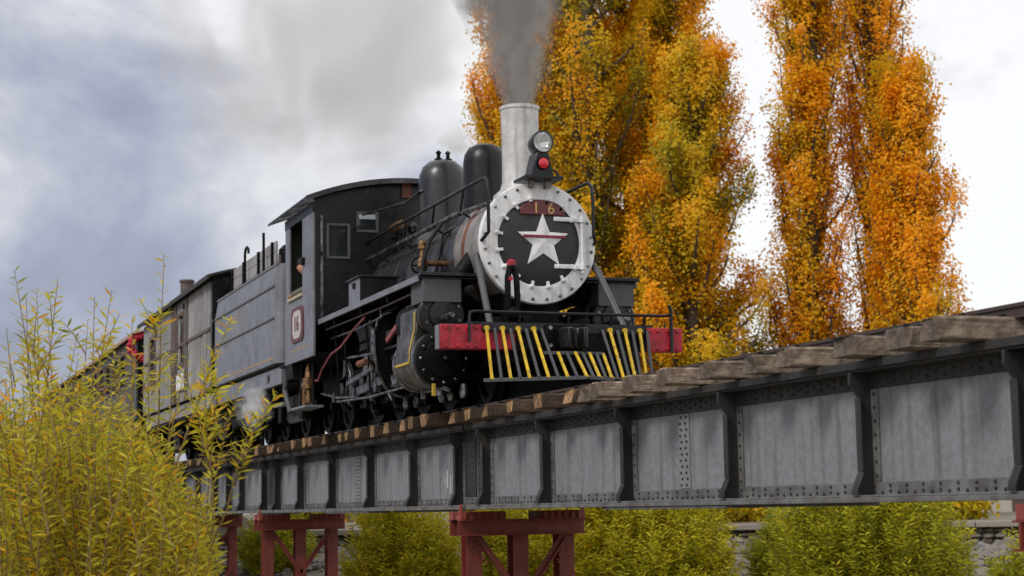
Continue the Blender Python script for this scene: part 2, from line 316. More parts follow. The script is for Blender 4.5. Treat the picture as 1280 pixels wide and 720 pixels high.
# retaining wall of dry stone under a concrete coping
wroot = thing('stone_retaining_wall', 'low dry stone retaining wall with pale concrete coping on the far bank', 'wall', (-38.0, 9.0, -1.4))
ws = MB(); q_ = []
for zz in (-1.6, -.56):
    for aa, d2 in ((-1.3, -.12), (27, -.12), (27, .10), (-1.3, .10)): q_.append((-44.4 + aa * .648 - d2 * .762, 1.5 + aa * .762 + d2 * .648, zz))
MB().add(q_, [(0, 3, 2, 1), (4, 5, 6, 7), (0, 1, 5, 4), (1, 2, 6, 5), (2, 3, 7, 6), (3, 0, 4, 7)]).build('wall_core', STONE, wroot)
ws = MB()
for cz in range(8):
    a = -1.0 if cz % 2 else -1.3
    while a < 27:
        ln = rnd.uniform(0.10, 0.34); h = rnd.uniform(.085, .13)
        n0 = len(ws.v); d2 = -.2 + rnd.uniform(-.05, .05); am = a + ln / 2
        ws.ball((-44.4 + am * .648 - d2 * .762, 1.5 + am * .762 + d2 * .648, -1.42 + cz * .112 + rnd.uniform(-.02, .02)), ln * .56, 8, 5, (1, 1, h * .62 / (ln * .56)))
        for k in range(n0, len(ws.v)): v = ws.v[k]; ws.v[k] = (v[0] + rnd.uniform(-.02, .02), v[1] + rnd.uniform(-.02, .02), v[2] + rnd.uniform(-.015, .015))
        a += ln
o = ws.build('stonework', STONE, wroot, smooth=0); o['kind'] = 'stuff'
for i in range(14):
    a0, a1 = -1.3 + i * 2.02, -1.3 + (i + 1) * 2.02 - 0.02; cp = MB(); q = []
    for zz in (-.55, -.43):
        for aa, d2 in ((a0, -.42), (a1, -.42), (a1, .12), (a0, .12)): q.append((-44.4 + aa * .648 - d2 * .762, 1.5 + aa * .762 + d2 * .648, zz))
    cp.add(q, [(0, 3, 2, 1), (4, 5, 6, 7), (0, 1, 5, 4), (1, 2, 6, 5), (2, 3, 7, 6), (3, 0, 4, 7)])
    cp.build('coping_slab', CONC, wroot, bevel=0.012)

# ------------------------------------------------------------------ the bridge
def rivet(mb, x, y, z, sgn, r=0.013):       # snap head on a face that looks along sgn * y
    n = 6; v = []
    for rr, h in ((r, 0), (r * 0.6, r * 0.75)):
        for k in range(n): v.append((x + rr * math.cos(k * 1.0472), y + sgn * h, z + rr * math.sin(k * 1.0472)))
    mb.add(v, [(k, (k + 1) % n, n + (k + 1) % n, n + k) for k in range(n)] + [tuple(range(n, 2 * n))])
def girder_span(x0, x1, stiff, splice, label):
    root = thing('bridge_span', label, 'bridge span', ((x0 + x1) / 2, 0, 0), 'plate girder spans of the railway bridge')
    for sg in (-1, 1):                       # near girder, far girder; sg is the outer side
        Yb = lambda a, b: tuple(sorted((sg * a, sg * b)))
        MB().box(x0, x1, *Yb(.465, .475), .03, .80).build('girder_web', GIRDER, root)
        for nm, zs, zl in (('bottom_flange', (0, .03), (.03, .125)), ('top_flange', (.80, .852), (.69, .80))):
            fl = MB().box(x0, x1, *Yb(.33, .63), *zs)
            fl.box(x0, x1, *Yb(.475, .489), *zl); fl.box(x0, x1, *Yb(.451, .465), *zl)
            if nm == 'bottom_flange':
                fl.box(x0 + .01, x1 - .01, *Yb(.489, .615), .03, .044)
                xm = (x0 + x1) / 2; fl.box(xm - 1.1, xm + 1.1, *Yb(.345, .618), -.022, 0)
            else: fl.box(x0 + .01, x1 - .01, *Yb(.489, .615), .786, .80)
            fl.build(nm, FLANGE if nm == 'bottom_flange' else GIRDERD, root, bevel=0.004)  # dark top flange paints in the shade under the sleepers
        rv = MB(); n = int((x1 - x0) / 0.088)
        for i in range(n + 1):
            x = x0 + .03 + i * (x1 - x0 - .06) / n
            for z in ((.068, .103) if i % 2 else (.06,)): rivet(rv, x, sg * .489, z, sg)
            for z in ((.745,) if i % 2 else (.765, .72)): rivet(rv, x, sg * .489, z, sg)
        for xs in stiff:
            pl = [(.476, .046), (.618, .046), (.618, .082), (.575, .18), (.575, .64), (.632, .715), (.632, .785), (.476, .785)]
            sp = MB().prism([(sg * a, b) for a, b in pl], 'x', xs - .011, xs + .011)
            sp.prism([(sg * .62, .046), (sg * .618, .082), (sg * .574, .18), (sg * .588, .184), (sg * .636, .082), (sg * .636, .046)], 'x', xs - .011, xs + .055)
            sp.box(xs - .011, xs + .05, *Yb(.576, .59), .185, .635)
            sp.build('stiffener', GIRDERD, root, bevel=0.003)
            MB().box(xs + .0115, xs + .085, *Yb(.4755, .490), .127, .688).build('web_angle', FLANGE, root, bevel=0.003)
            for k in range(7): rivet(rv, xs + .055, sg * .490, .165 + k * .082, sg)
        for xa, xb in ((x0 + .01, min(stiff) - .0125), (max(stiff) + .087, x1 - .01)):   # dark end plates at the bearings
            if xb - xa < .05: continue
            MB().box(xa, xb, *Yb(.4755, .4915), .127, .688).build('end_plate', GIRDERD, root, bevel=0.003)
            for k in range(9): rivet(rv, xa + .05, sg * .4915, .15 + k * .063, sg); rivet(rv, xb - .05, sg * .4915, .18 + k * .06, sg)
        if splice:
            MB().box(splice - .09, splice + .09, *Yb(.4752, .487), .128, .687).build('splice_plate', GIRDER, root, bevel=0.002)
            for k in range(12):
                rivet(rv, splice - .055 + (k % 2) * .02, sg * .487, .155 + k * .046, sg); rivet(rv, splice + .035 + (k % 2) * .02, sg * .487, .155 + k * .046, sg)
        o = rv.build('rivet_rows', GIRDERD, root, smooth=0, fix=False); o['kind'] = 'stuff'
    for xs in stiff[::2]:                    # cross frames between the girders
        MB().bar((xs, -.45, .10), (xs, .45, .68), .05, .05).build('cross_brace', GIRDERD, root)
        MB().bar((xs + .055, .45, .10), (xs + .055, -.45, .68), .05, .05).build('cross_brace', GIRDERD, root)
    return root
girder_span(-16.87, -7.58, [-16.50, -14.84, -13.02, -11.18, -9.39, -7.82], -12.05, 'grey riveted plate girder span carrying the bare track ahead of the locomotive')
span_a = girder_span(-26.47, -16.93, [-26.05, -24.54, -22.71, -20.80, -18.98, -17.37], -21.55, 'grey riveted plate girder span under the locomotive and cab')
girder_span(-34.87, -26.53, [-34.6, -32.9, -31.2, -29.9, -28.75, -26.98], None, 'grey riveted plate girder span beneath the tender and wooden wagon')
girder_span(-42.9, -34.95, [-42.6, -40.8, -39.0, -37.2, -35.4], None, 'grey plate girder span mostly hidden behind the tall willow bush')
girder_span(-7.52, 1.9, [-7.2, -5.6, -3.8, -2.0, -.2, 1.6], None, 'grey plate girder span beyond the last pier under the nearest sleepers')

SMEAR = mat('white_smear', (.50, .50, .52), .6, c2=(.3, .3, .31), nscale=30)
for x_, z0, z1, w_ in ((-17.95, .22, .42, .05), (-17.83, .17, .37, .035), (-17.74, .30, .46, .025), (-18.02, .26, .34, .02)):
    MB().prism([(x_, z0), (x_ + w_, z0 + .02), (x_ + w_ * .8, (z0 + z1) / 2), (x_ + w_ * 1.1, z1 - .02), (x_ + w_ * .4, z1), (x_ + w_ * .1, (z0 + z1) / 2 + .03)], 'y', -.4763, -.4752).build('paint_smear', SMEAR, span_a, smooth=0)
def pier(x, label, ztop=-.022):
    root = thing('bridge_pier', label, 'bridge pier', (x, 0, -2.75), 'red steel trestle piers of the bridge')
    cap = MB()
    for dx in (-.13, .13):
        cap.box(x + dx - .008, x + dx + .008, -.685, .685, -.25, -.115)
        cap.box(x + dx - .05 - (.02 if dx < 0 else -.02), x + dx + .05 - (.02 if dx < 0 else -.02), -.68, .68, -.262, -.25)
        cap.box(x + dx - .05 - (.02 if dx < 0 else -.02), x + dx + .05 - (.02 if dx < 0 else -.02), -.68, .68, -.115, -.103)
    cap.build('cap_beam', REDOX, root, bevel=0.003)
    for sg in (-1, 1):
        b = MB(); y0, y1 = sorted((sg * .19, sg * .66))
        b.box(x - .19, x + .19, y0, y1, -.103, ztop + .001)
        for k in range(6): b.box(x + .19, x + .215, y0 + .02 + k * .075, y0 + .045 + k * .075, -.1, ztop - .002)
        b.build('bearing_block', REDOX, root, bevel=0.004)
        br = MB(); yo = sg * .70
        br.box(x + .05, x + .17, *sorted((sg * .60, sg * .675)), -.103, -.06)
        br.prism([(sg * .642, -.062), (sg * .676, -.062), (sg * .676, .035), (sg * .642, .06)], 'x', x + .14, x + .165)
        br.build('end_bracket', REDOXB, root, bevel=0.003)
        MB().box(x - .17, x - .06, *sorted((sg * .60, sg * .675)), -.103, -.02).build('end_bracket', REDOXB, root, bevel=0.003)
    for yc in (-.50, 0, .50):
        c = MB(); g = .082
        for dx in (-.088, .088): c.box(x + dx - .008, x + dx + .008, yc - g, yc + g, -2.9, -.262)
        c.box(x - .08, x + .08, yc - .008, yc + .008, -2.9, -.262)
        c.build('column', REDOX, root, bevel=0.003)
        MB().box(x - .28, x + .28, yc - .24, yc + .24, -3.2, -2.9 + .35).build('footing', CONC, root, bevel=0.02)
    for sg in (-1, 1):
        for z0, z1 in ((-.30, -.98), (-1.1, -1.9)):
            d = MB(); d.bar((x + .118, sg * .47, z0), (x + .118, -sg * .02, z1), .014, .085, (1, 0, 0))
            d.bar((x + .108, sg * .47, z0 + .04), (x + .108, -sg * .02, z1 + .04), .07, .012, (1, 0, 0))
            d.build('diagonal_brace', REDOX, root)
    for z in (-1.05, -1.98): MB().box(x - .13, x - .115, -.53, .53, z - .05, z + .05).build('strut', REDOX, root)
    rv = MB()
    for sg in (-1, 1):
        for k in range(9):
            rv.ball((x + .128, sg * (.47 - (k % 2) * .03 - (k // 2) * .018), -.34 - k * .026), .011, 6, 4)
    o = rv.build('rivets', REDOXB, root, smooth=0); o['kind'] = 'stuff'
pier(-17.08, 'dark red steel trestle pier below the locomotive cylinders, with clear view of its three columns')
pier(-26.92, 'dark red steel trestle pier below the tender with leaves hanging before it')
pier(-35.0, 'dark red steel trestle pier half hidden at the edge of the willow bush')
pier(-7.55, 'dark red steel pier at the end of the bare girder span ahead of the locomotive')
pier(2.05, 'dark red steel pier under the outermost girder end', )
ab = thing('bridge_abutment', 'concrete bridge abutment behind the willow bush below the carriages', 'abutment', (-43.6, 0, -2.7))
MB().box(-44.6, -43.0, -1.7, 1.7, -2.9, -.025).build('bearing_shelf', CONC, ab, bevel=0.02)
MB().box(-44.6, -43.25, -1.7, 1.7, -.024, .80).build('back_wall', CONC, ab, bevel=0.02)

# ------------------------------------------------------------------ track
trk = thing('railway_track', 'narrow gauge railway track on rough timber sleepers along the bridge', 'railway track', (-20, 0, .83))
def sleeper_mesh(seed, m):
    r = random.Random(seed); mb = MB(); ws, hs = r.uniform(.092, .122), r.uniform(.062, .074)
    prof = [(-ws + .006, -.054), (ws - .006, -.054), (ws, -.048), (ws, hs - .012), (ws - .012, hs), (-ws + .012, hs), (-ws, hs - .012), (-ws, -.048)]
    ys = [-.85, -.835, -.6, -.2, .2, .6, .835, .85]; n = len(prof)
    for i, y in enumerate(ys):
        e = .965 if i in (0, 7) else 1
        for a, b in prof:
            j = .005 if i in (0, 1, 6, 7) else .003
            mb.v.append((a * e + r.uniform(-j, j), y + (r.uniform(-.03, .03) if i in (0, 7) else 0), (b if b < -.045 else b * e + r.uniform(-j, j))))
    for i in range(len(ys) - 1):
        for k in range(n): mb.f.append((i * n + k, i * n + (k + 1) % n, (i + 1) * n + (k + 1) % n, (i + 1) * n + k))
    mb.f.append(tuple(range(n))[::-1]); mb.f.append(tuple(range((len(ys) - 1) * n, len(ys) * n)))
    me = bpy.data.meshes.new('sleeper'); me.from_pydata(mb.v, [], mb.f)
    bm = bmesh.new(); bm.from_mesh(me); bmesh.ops.recalc_face_normals(bm, faces=bm.faces); bm.to_mesh(me); bm.free()
    me.materials.append(m); me.materials.append(TIMBER_END if m is TIMBER else TIMBERB_END)
    for p in me.polygons:
        if abs(p.normal.y) > .7: p.material_index = 1
    return me
SM = [sleeper_mesh(s, TIMBER) for s in range(6)]; SB = [sleeper_mesh(40 + s, TIMBERB) for s in range(6)]
xs = 1.6; rr = random.Random(8); SX = []
fixed = [-7.92, -8.46, -9.03, -9.72, -10.22, -10.78, -11.40, -12.02, -12.61, -13.05, -13.47, -14.15, -14.8, -15.36, -16.0, -16.6, -17.2]
while xs > -7.5: SX.append(xs); xs -= rr.uniform(.54, .62)
SX += [f - .11 for f in fixed]; xs = -17.9
while xs > -75: SX.append(xs); xs -= rr.uniform(.54, .62)
for i, x in enumerate(SX):
    brown = (x < -12.3 and rr.random() < .75) or x < -15.5
    o = bpy.data.objects.new('sleeper', (SB if brown else SM)[rr.randrange(6)]); C.objects.link(o); o.parent = trk
    o.location = (x + 20, rr.uniform(-.07, .05), .075 + rr.uniform(-.0, .006)); o.rotation_euler = (rr.uniform(-.008, .008), 0, rr.uniform(-.05, .05))
    o.scale = (rr.uniform(.82, 1.12), 1, rr.uniform(.93, 1.05))
for sg in (-1, 1):
    p = [(.045, 0), (.045, .008), (.008, .02), (.008, .062), (.022, .068), (.022, .09), (-.022, .09), (-.022, .068), (-.008, .062), (-.008, .02), (-.045, .008), (-.045, 0)]
    MB().prism([(sg * .40 + a, .974 + b * .955) for a, b in p], 'x', -76, 1.9).build('rail', RAIL, trk, smooth=0)
sp = MB()
for x in SX:
    for y in (-.47, -.33, .33, .47): sp.box(x - .016, x + .016, y - .016, y + .016, .95, 1.0)
    for y in (-.74, .74): sp.lathe([(.022, .94), (.022, .992), (.012, 1.0)], (x + .02, y, 0), 'z', 8)
o = sp.build('spikes', GEAR, trk, smooth=0); o['kind'] = 'stuff'
# ------------------------------------------------------------------ locomotive
RT = 1.060                                             # rail top
loco = thing('steam_locomotive', 'black steam locomotive with white smokebox ring, white star and red buffer beam', 'locomotive', (-18.6, 0, RT))
BZ = 2.64                                              # boiler axis height
fx = -16.35                                            # smokebox front
sb = MB().lathe([(.56, fx - .95), (.585, fx - .93), (.585, fx - .05), (.60, fx - .04), (.60, fx)], (0, 0, BZ), 'x', 56)
sbo = sb.build('smokebox', SMOKEB, loco)
MB().lathe([(.586, fx - .66), (.592, fx - .655), (.592, fx - .575), (.586, fx - .57)], (0, 0, BZ), 'x', 56, caps=False).build('rust_band', RUST, sbo)
MB().lathe([(.50, -20.78), (.56, -20.75), (.545, -19.9), (.535, -18.0), (.535, fx - .95)], (0, 0, BZ), 'x', 56).build('boiler', BOILER, loco)
for bx_ in (-17.36, -17.85, -18.7, -19.75, -20.5):
    rr_ = .538 if bx_ > -19.8 else .552
    MB().lathe([(rr_ - .004, bx_ - .035), (rr_ + .008, bx_ - .03), (rr_ + .008, bx_ + .03), (rr_ - .004, bx_ + .035)], (0, 0, BZ), 'x', 56, caps=False).build('boiler_band', BLACK if bx_ < -17.5 else SMOKEB, loco)
# firebox sides under the boiler
MB().box(-20.74, -19.3, -.42, .42, 1.75, 2.5).build('firebox', BLACK, loco, bevel=.02)
# smokebox front ring, door, bolts, clamps
MB().lathe([(.60, fx - .03), (.622, fx - .02), (.622, fx + .012), (.612, fx + .03), (.47, fx + .052), (.44, fx + .05), (.44, fx + .01)], (0, 0, BZ), 'x', 64, caps=False).build('smokebox_ring', WHITE, loco)
DX = fx + .03
door = MB().lathe([(.445, DX - .03), (.445, DX), (.43, DX + .008), (.3, DX + .028), (.12, DX + .038), (.005, DX + .04)], (0, 0, BZ), 'x', 56).build('smokebox_door', mat('door_black', (.012, .0115, .0115), .45, c2=(.026, .024, .023), nscale=6, bump=.15, dust=None), loco)
bo = MB()
for k in range(24):
    a = 2 * math.pi * (k + .5) / 24
    y, z = .572 * math.sin(a), BZ + .572 * math.cos(a)
    bo.lathe([(.016, fx + .034), (.016, fx + .05), (.009, fx + .054)], (0, y, z), 'x', 6)
o = bo.build('ring_bolts', STEEL, loco, smooth=0); o['kind'] = 'stuff'
for k in range(16):
    a = 2 * math.pi * (k + .5) / 16
    if 1.15 < a < 2.0: continue
    y, z = .452 * math.sin(a), BZ + .452 * math.cos(a); c = MB()
    c.lathe([(.030, fx + .047), (.030, fx + .06), (.017, fx + .066), (.017, fx + .082), (.008, fx + .086)], (0, y, z), 'x', 8)
    d = Vector((0, -math.sin(a), -math.cos(a))); p = Vector((fx + .066, y, z))
    c.bar(p - d * .01, p + d * .055, .03, .018, (1, 0, 0)); c.build('door_clamp', WHITE, loco, bevel=.003)
# hinge straps and post
hz = (BZ + .245, BZ - .235)
for z in hz:
    h = MB().box(DX + .012, DX + .05, .155, .47, z - .022, z + .022); h.lathe([(.03, z - .03), (.03, z + .03)], (DX + .045, .455, 0), 'z', 10)
    for y in (.2, .29, .38): h.ball((DX + .05, y, z), .011, 8, 5)
    h.build('hinge_strap', WHITE, door, bevel=.004)
MB().lathe([(.016, hz[1] - .06), (.016, hz[0] + .06)], (DX + .045, .455, 0), 'z', 10).build('hinge_pin', WHITE, door)
# star
sy, sz, SR = .035, BZ + .012, .285
def starpoly(R_, k=.42): return [(sy + R_ * (1 if i % 2 == 0 else k) * math.sin(i * math.pi / 5), sz + R_ * (1 if i % 2 == 0 else k) * math.cos(i * math.pi / 5)) for i in range(10)]
star = MB(); ptsx = starpoly(SR); n_ = len(ptsx)
star.add([(DX + .035, a, b) for a, b in ptsx] + [(DX + .046, a, b) for a, b in ptsx] + [(DX + .062, sy, sz)], [(i, (i + 1) % 10, 10 + (i + 1) % 10, 10 + i) for i in range(10)] + [(10 + i, 10 + (i + 1) % 10, 20) for i in range(10)] + [tuple(range(10))[::-1]])
so = star.build('star', WHITE, door, smooth=0)
MB().box(DX + .05, DX + .066, sy - .215, sy + .235, sz + .035, sz + .062).build('star_stripe', mat('crimson_stripe', (.22, .012, .04), .45), door, bevel=.003)
# number plate
npz = BZ + .355; pp = [(-.205, npz - .075), (.27, npz - .075)] + [(.035 + .24 * math.cos(t), npz - .045 + .125 * math.sin(t)) for t in [math.pi * (.04 + .92 * i / 14) for i in range(15)]]
plate = MB().prism(pp, 'x', DX + .005, DX + .045).build('number_plate', MAROON, door, bevel=.006)
TM = lambda x, y, z: Matrix.Translation((x, y, z)) @ Matrix(((0, 0, 1, 0), (1, 0, 0, 0), (0, 1, 0, 0), (0, 0, 0, 1)))
text_mesh('number', '1', .155, GOLD, plate, TM(DX + .048, -.035, npz - .012))
text_mesh('number', '6', .155, GOLD, plate, TM(DX + .048, .125, npz - .012))
# chimney, domes
MB().lathe([(.30, 3.10), (.285, 3.2), (.215, 3.26), (.192, 3.34), (.19, 3.6), (.197, 4.05), (.197, 4.095), (.206, 4.10), (.206, 4.135), (.178, 4.14), (.172, 3.9), (.17, 3.3)], (-16.80, 0, 0), 'z', 48, caps=False).build('chimney', SILVER, loco)
MB().lathe([(.34, 3.05), (.30, 3.14), (.245, 3.2), (.24, 3.3), (.24, 3.75), (.225, 3.85), (.18, 3.925), (.1, 3.965), (.005, 3.975)], (-17.92, 0, 0), 'z', 48).build('sand_dome', BLACK, loco)
MB().lathe([(.40, 3.05), (.36, 3.13), (.295, 3.2), (.288, 3.3), (.288, 3.78), (.275, 3.90), (.235, 4.0), (.16, 4.065), (.08, 4.09), (.005, 4.095)], (-19.45, 0, 0), 'z', 48).build('steam_dome', BOILER, loco)
sv = MB()
for dy in (-.055, .06): sv.lathe([(.05, 4.06), (.05, 4.10), (.022, 4.11), (.022, 4.16), (.032, 4.165), (.032, 4.18), (.01, 4.20)], (-19.42, dy, 0), 'z', 10)
sv.build('safety_valve', GEAR, loco)
# headlamp on its bracket
MB().box(-16.50, -16.14, -.19, .22, 3.268, 3.30).build('lamp_platform', BLACK, loco, bevel=.006)
lb = MB().box(-16.32, -16.26, -.10, -.05, 3.20, 3.262); lb.box(-16.32, -16.26, .07, .13, 3.20, 3.262); lb.build('platform_bracket', SMOKEB, loco)
hb = MB(); hb.prism([(-.115, 3.30), (.125, 3.30), (.07, 3.545), (-.05, 3.545)], 'x', -16.40, -16.17); hb.box(-16.37, -16.2, -.04, .06, 3.53, 3.56); hbo = hb.build('lamp_base', BLACK, loco, bevel=.008)
MB().lathe([(.067, -16.175), (.067, -16.15), (.056, -16.148)], (0, .01, 3.425), 'x', 24, caps=False).build('lens_rim', GEAR, hbo)
MB().lathe([(.06, -16.165), (.058, -16.152), (.028, -16.14), (.003, -16.137)], (0, .01, 3.425), 'x', 24).build('red_lens', REDLENS, hbo)
hl = MB().lathe([(.02, -16.44), (.06, -16.42), (.09, -16.37), (.107, -16.28), (.115, -16.20), (.115, -16.165), (.104, -16.16), (.104, -16.18)], (0, .01, 3.645), 'x', 32, caps=False).build('headlamp', BLACK, loco)
MB().lathe([(.103, -16.175), (.08, -16.21), (.045, -16.235), (.003, -16.245)], (0, .01, 3.645), 'x', 28, caps=False).build('reflector', LENS, hl)
MB().lathe([(.103, -16.172), (.09, -16.162), (.003, -16.152)], (0, .01, 3.645), 'x', 28, caps=False).build('lens', glass_mat('lamp_glass', (.8, .82, .85), .05, .18), hl)
MB().tube([(-16.28, .13, 3.4), (-16.27, .19, 3.36), (-16.27, .20, 3.305)], .012, 8).build('lamp_pipe', BLACK, loco)
# handrails along the boiler, both sides
for s in (-1, 1):
    y = s * .56
    MB().tube([(-21.0 if s < 0 else -20.7, y, 3.07), (-20.97 if s < 0 else -20.6, y, 3.31), (-20.7, y, 3.295), (-18.5, y, 3.29), (-16.45, y, 3.285), (-16.32, y, 3.275), (-16.25, y, 3.22), (-16.22, y, 3.10), (-16.22, y, 2.72), (-16.27, s * .60, 2.66), (-16.36, s * .6, 2.64)], .019, 8).build('handrail', BLACK, loco)
    MB().tube([(-21.0 if s < 0 else -20.7, y, 3.07), (-19, y, 3.065), (-17.3, y, 3.06), (-16.8, y - s * .05, 3.05), (-16.55, s * .40, 3.08)], .027, 8).build('pipe_rail', STEEL if s < 0 else BLACK, loco)
    for x in (-20.2, -19.1, -18.0, -17.0): MB().tube([(x, y, 3.29), (x - .1, y, 3.065), (x - .12, s * .43, 3.0)], .015, 6).build('handrail_stanchion', BLACK, loco)
    # diagonal smokebox braces
    MB().tube([(-16.50, s * .60, 2.53), (-16.3, s * .64, 2.35), (-15.80, s * .70, 1.72)], .033, 10).build('smokebox_brace', GREYD if s < 0 else PILOT, loco)
# turret, whistle, small fittings before the cab
MB().lathe([(.05, -20.6), (.075, -20.55), (.075, -20.2), (.05, -20.15)], (0, -.28, 3.42), 'x', 16).build('turret_valve', BRASS, loco)
MB().lathe([(.045, 3.12), (.045, 3.34), (.07, 3.35), (.07, 3.42), (.02, 3.48)], (-20.25, -.12, 0), 'z', 14).build('pressure_valve', BLACK, loco)
MB().tube([(-20.75, -.62, 3.63), (-19.95, -.30, 3.66), (-19.35, -.30, 3.70)], .016, 6).build('whistle_rod', STEEL, loco)
for x in (-20.3, -19.95): MB().lathe([(.03, 3.1), (.03, 3.26), (.05, 3.27), (.05, 3.33), (.015, 3.36)], (x, -.35, 0), 'z', 10).build('fitting', GEAR, loco)
# brass check valve on the boiler side
cv = MB().lathe([(.04, 2.34), (.04, 2.45), (.025, 2.46), (.025, 2.54), (.055, 2.56), (.055, 2.63), (.03, 2.66), (.03, 2.74), (.048, 2.75), (.048, 2.81), (.02, 2.84)], (-17.68, -.80, 0), 'z', 12)
cv.tube([(-17.68, -.80, 2.60), (-17.68, -.5, 2.60)], .032, 10)
cvo = cv.build('check_valve', BRASS, loco)
hw = MB(); hw.tube([(-17.80 + .0, -.80 + .085 * math.cos(t), 2.59 + .085 * math.sin(t)) for t in [2 * math.pi * i / 18 for i in range(19)]], .011, 6); hw.tube([(-17.80, -.80, 2.59), (-17.68, -.80, 2.59)], .014, 6); hw.bar((-17.8, -.88, 2.59), (-17.8, -.72, 2.59), .014, .014); hw.build('handwheel', GEAR, cvo)
MB().tube([(-17.6, -.83, 2.38), (-17.6, -.82, 2.6), (-17.62, -.74, 2.83), (-17.64, -.60, 3.02)], .022, 8).build('feed_pipe', BLACK, loco)
# running boards with pale angle edge, front boxes
for s in (-1, 1):
    Y = lambda a, b: tuple(sorted((s * a, s * b)))
    rb = MB().box(-20.76, -16.56, *Y(.50, 1.165), 2.285, 2.305).build('running_board', BLACK, loco, bevel=.003)
    MB().box(-20.76, -16.60, *Y(1.165, 1.19), 2.255, 2.318).build('edge_angle', GREY, rb, bevel=.004)
    bxm = MB().box(-16.98, -16.56, *Y(.74, 1.14), 2.05, 2.284); bxm.build('platform_box', GREYD, loco, bevel=.006)
    MB().box(-17.0, -16.50, *Y(.58, 1.18), 2.306, 2.34).build('platform_plate', BLACK, loco, bevel=.005)
    MB().tube([(-20.7, s * 1.10, 2.19), (-18.0, s * 1.10, 2.18), (-17.1, s * 1.10, 2.19), (-17.02, s * 1.08, 2.05)], .012, 8).build('conduit_pipe', mat('dull_brown_pipe', (.09, .06, .05), .6), loco)
    for x in (-20.2, -19.0, -17.9): MB().box(x - .03, x + .03, *Y(.48, 1.13), 2.20, 2.284).build('board_bracket', GEAR, loco)
    # steam pipe from smokebox to valve chest
    MB().tube([(-16.85, s * .50, 2.55), (-16.85, s * .66, 2.35), (-16.9, s * .78, 2.1), (-16.95, s * .85, 1.95)], .10, 14).build('steam_pipe', GEAR, loco)
tb = MB().box(-19.42, -18.92, -1.15, -.72, 2.306, 2.60).build('toolbox', BLACK, loco, bevel=.006)
MB().box(-19.45, -18.89, -1.18, -.70, 2.60, 2.622).build('lid', BLACK, tb, bevel=.004)
MB().box(-19.41, -18.93, -1.154, -1.1505, 2.315, 2.595).build('side_panel', GREY, tb)
MB().box(-19.20, -19.12, -1.17, -1.15, 2.50, 2.56).build('hasp', GEAR, tb)
# cylinders and valve chests
for s in (-1, 1):
    cy, cz, vz = s * .93, 1.49, 1.93
    cyl = MB().lathe([(.26, -17.42), (.275, -17.40), (.275, -16.66), (.26, -16.64)], (0, cy, cz), 'x', 40).build('cylinder', CASING, loco)
    MB().lathe([(.285, -16.66), (.285, -16.60), (.265, -16.585), (.20, -16.58), (.19, -16.565), (.12, -16.55), (.03, -16.548), (.03, -16.52), (.003, -16.52)], (0, cy, cz), 'x', 40).build('cylinder_cover', GEAR, cyl)
    nb = MB()
    for k in range(12):
        a = 2 * math.pi * k / 12; nb.lathe([(.017, -16.595), (.017, -16.565), (.008, -16.56)], (0, cy + .238 * math.sin(a), cz + .238 * math.cos(a)), 'x', 6)
    o = nb.build('cover_nuts', STEEL, cyl, smooth=0); o['kind'] = 'stuff'
    nb = MB()
    nb.lathe([(.02, -16.53), (.018, -16.50), (.002, -16.495)], (0, cy, cz), 'x', 8); nb.build('centre_nut', STEEL, cyl)
    for xx in (-17.40, -16.74):
        MB().lathe([(.278, xx - .03), (.286, xx - .028), (.286, xx + .028), (.278, xx + .03)], (0, cy, cz), 'x', 40, caps=False).build('casing_band', STEEL, cyl)
    vc = MB().lathe([(.19, -17.55), (.215, -17.53), (.215, -16.68), (.20, -16.66)], (0, cy, vz), 'x', 36).build('valve_chest', GEAR, loco)
    MB().lathe([(.232, -16.70), (.238, -16.69), (.238, -16.62), (.225, -16.605), (.15, -16.60), (.14, -16.57), (.06, -16.56), (.003, -16.56)], (0, cy, vz), 'x', 36).build('valve_cover', BLACK, vc)
    nb = MB()
    for k in range(8):
        a = 2 * math.pi * (k + .4) / 8; nb.lathe([(.016, -16.61), (.016, -16.585)], (0, cy + .185 * math.sin(a), vz + .185 * math.cos(a)), 'x', 6)
    o = nb.build('cover_nuts', STEEL, vc, smooth=0); o['kind'] = 'stuff'
    # sheet casing joining cylinder and chest, with yellow lining
    Y = lambda a, b: tuple(sorted((s * a, s * b)))
    pl = [(s * 1.208, 1.45), (s * 1.20, 1.60), (s * 1.15, 1.80), (s * 1.148, 1.98), (s * 1.08, 2.09), (s * .93, 2.15), (s * .70, 2.1), (s * .66, 1.5), (s * .8, 1.3)]
    sh = MB().prism(pl, 'x', -17.36, -16.80).build('cylinder_jacket', CASING, loco, bevel=.02)
    MB().tube([(-16.83, s * 1.211, 1.47), (-16.83, s * 1.203, 1.60), (-16.83, s * 1.153, 1.80), (-16.83, s * 1.15, 1.98)], .008, 6).build('yellow_lining', YELLOW, sh)
    MB().tube([(-17.3, s * 1.212, 1.46), (-17.0, s * 1.212, 1.46), (-16.83, s * 1.212, 1.465)], .014, 6).build('yellow_lining', YELLOW, sh)
    MB().box(-16.60, -16.57, *Y(1.02, 1.05), 1.12, 1.24).build('drain_tap', YELLOW, cyl)
    MB().tube([(-17.3, cy, 1.20), (-16.6, cy, 1.2), (-16.45, cy, 1.17)], .022, 8).build('drain_pipe', STEEL, cyl)
    for xx in (-17.25, -16.72): MB().lathe([(.035, 1.13), (.03, 1.25)], (xx, cy, 0), 'z', 10).build('drain_cock', STEEL, cyl)
    # front tail of valve spindle behind the beam
    MB().lathe([(.035, -16.58), (.035, -16.28), (.02, -16.26)], (0, cy, vz - .04), 'x', 12).build('valve_spindle', STEEL, vc)
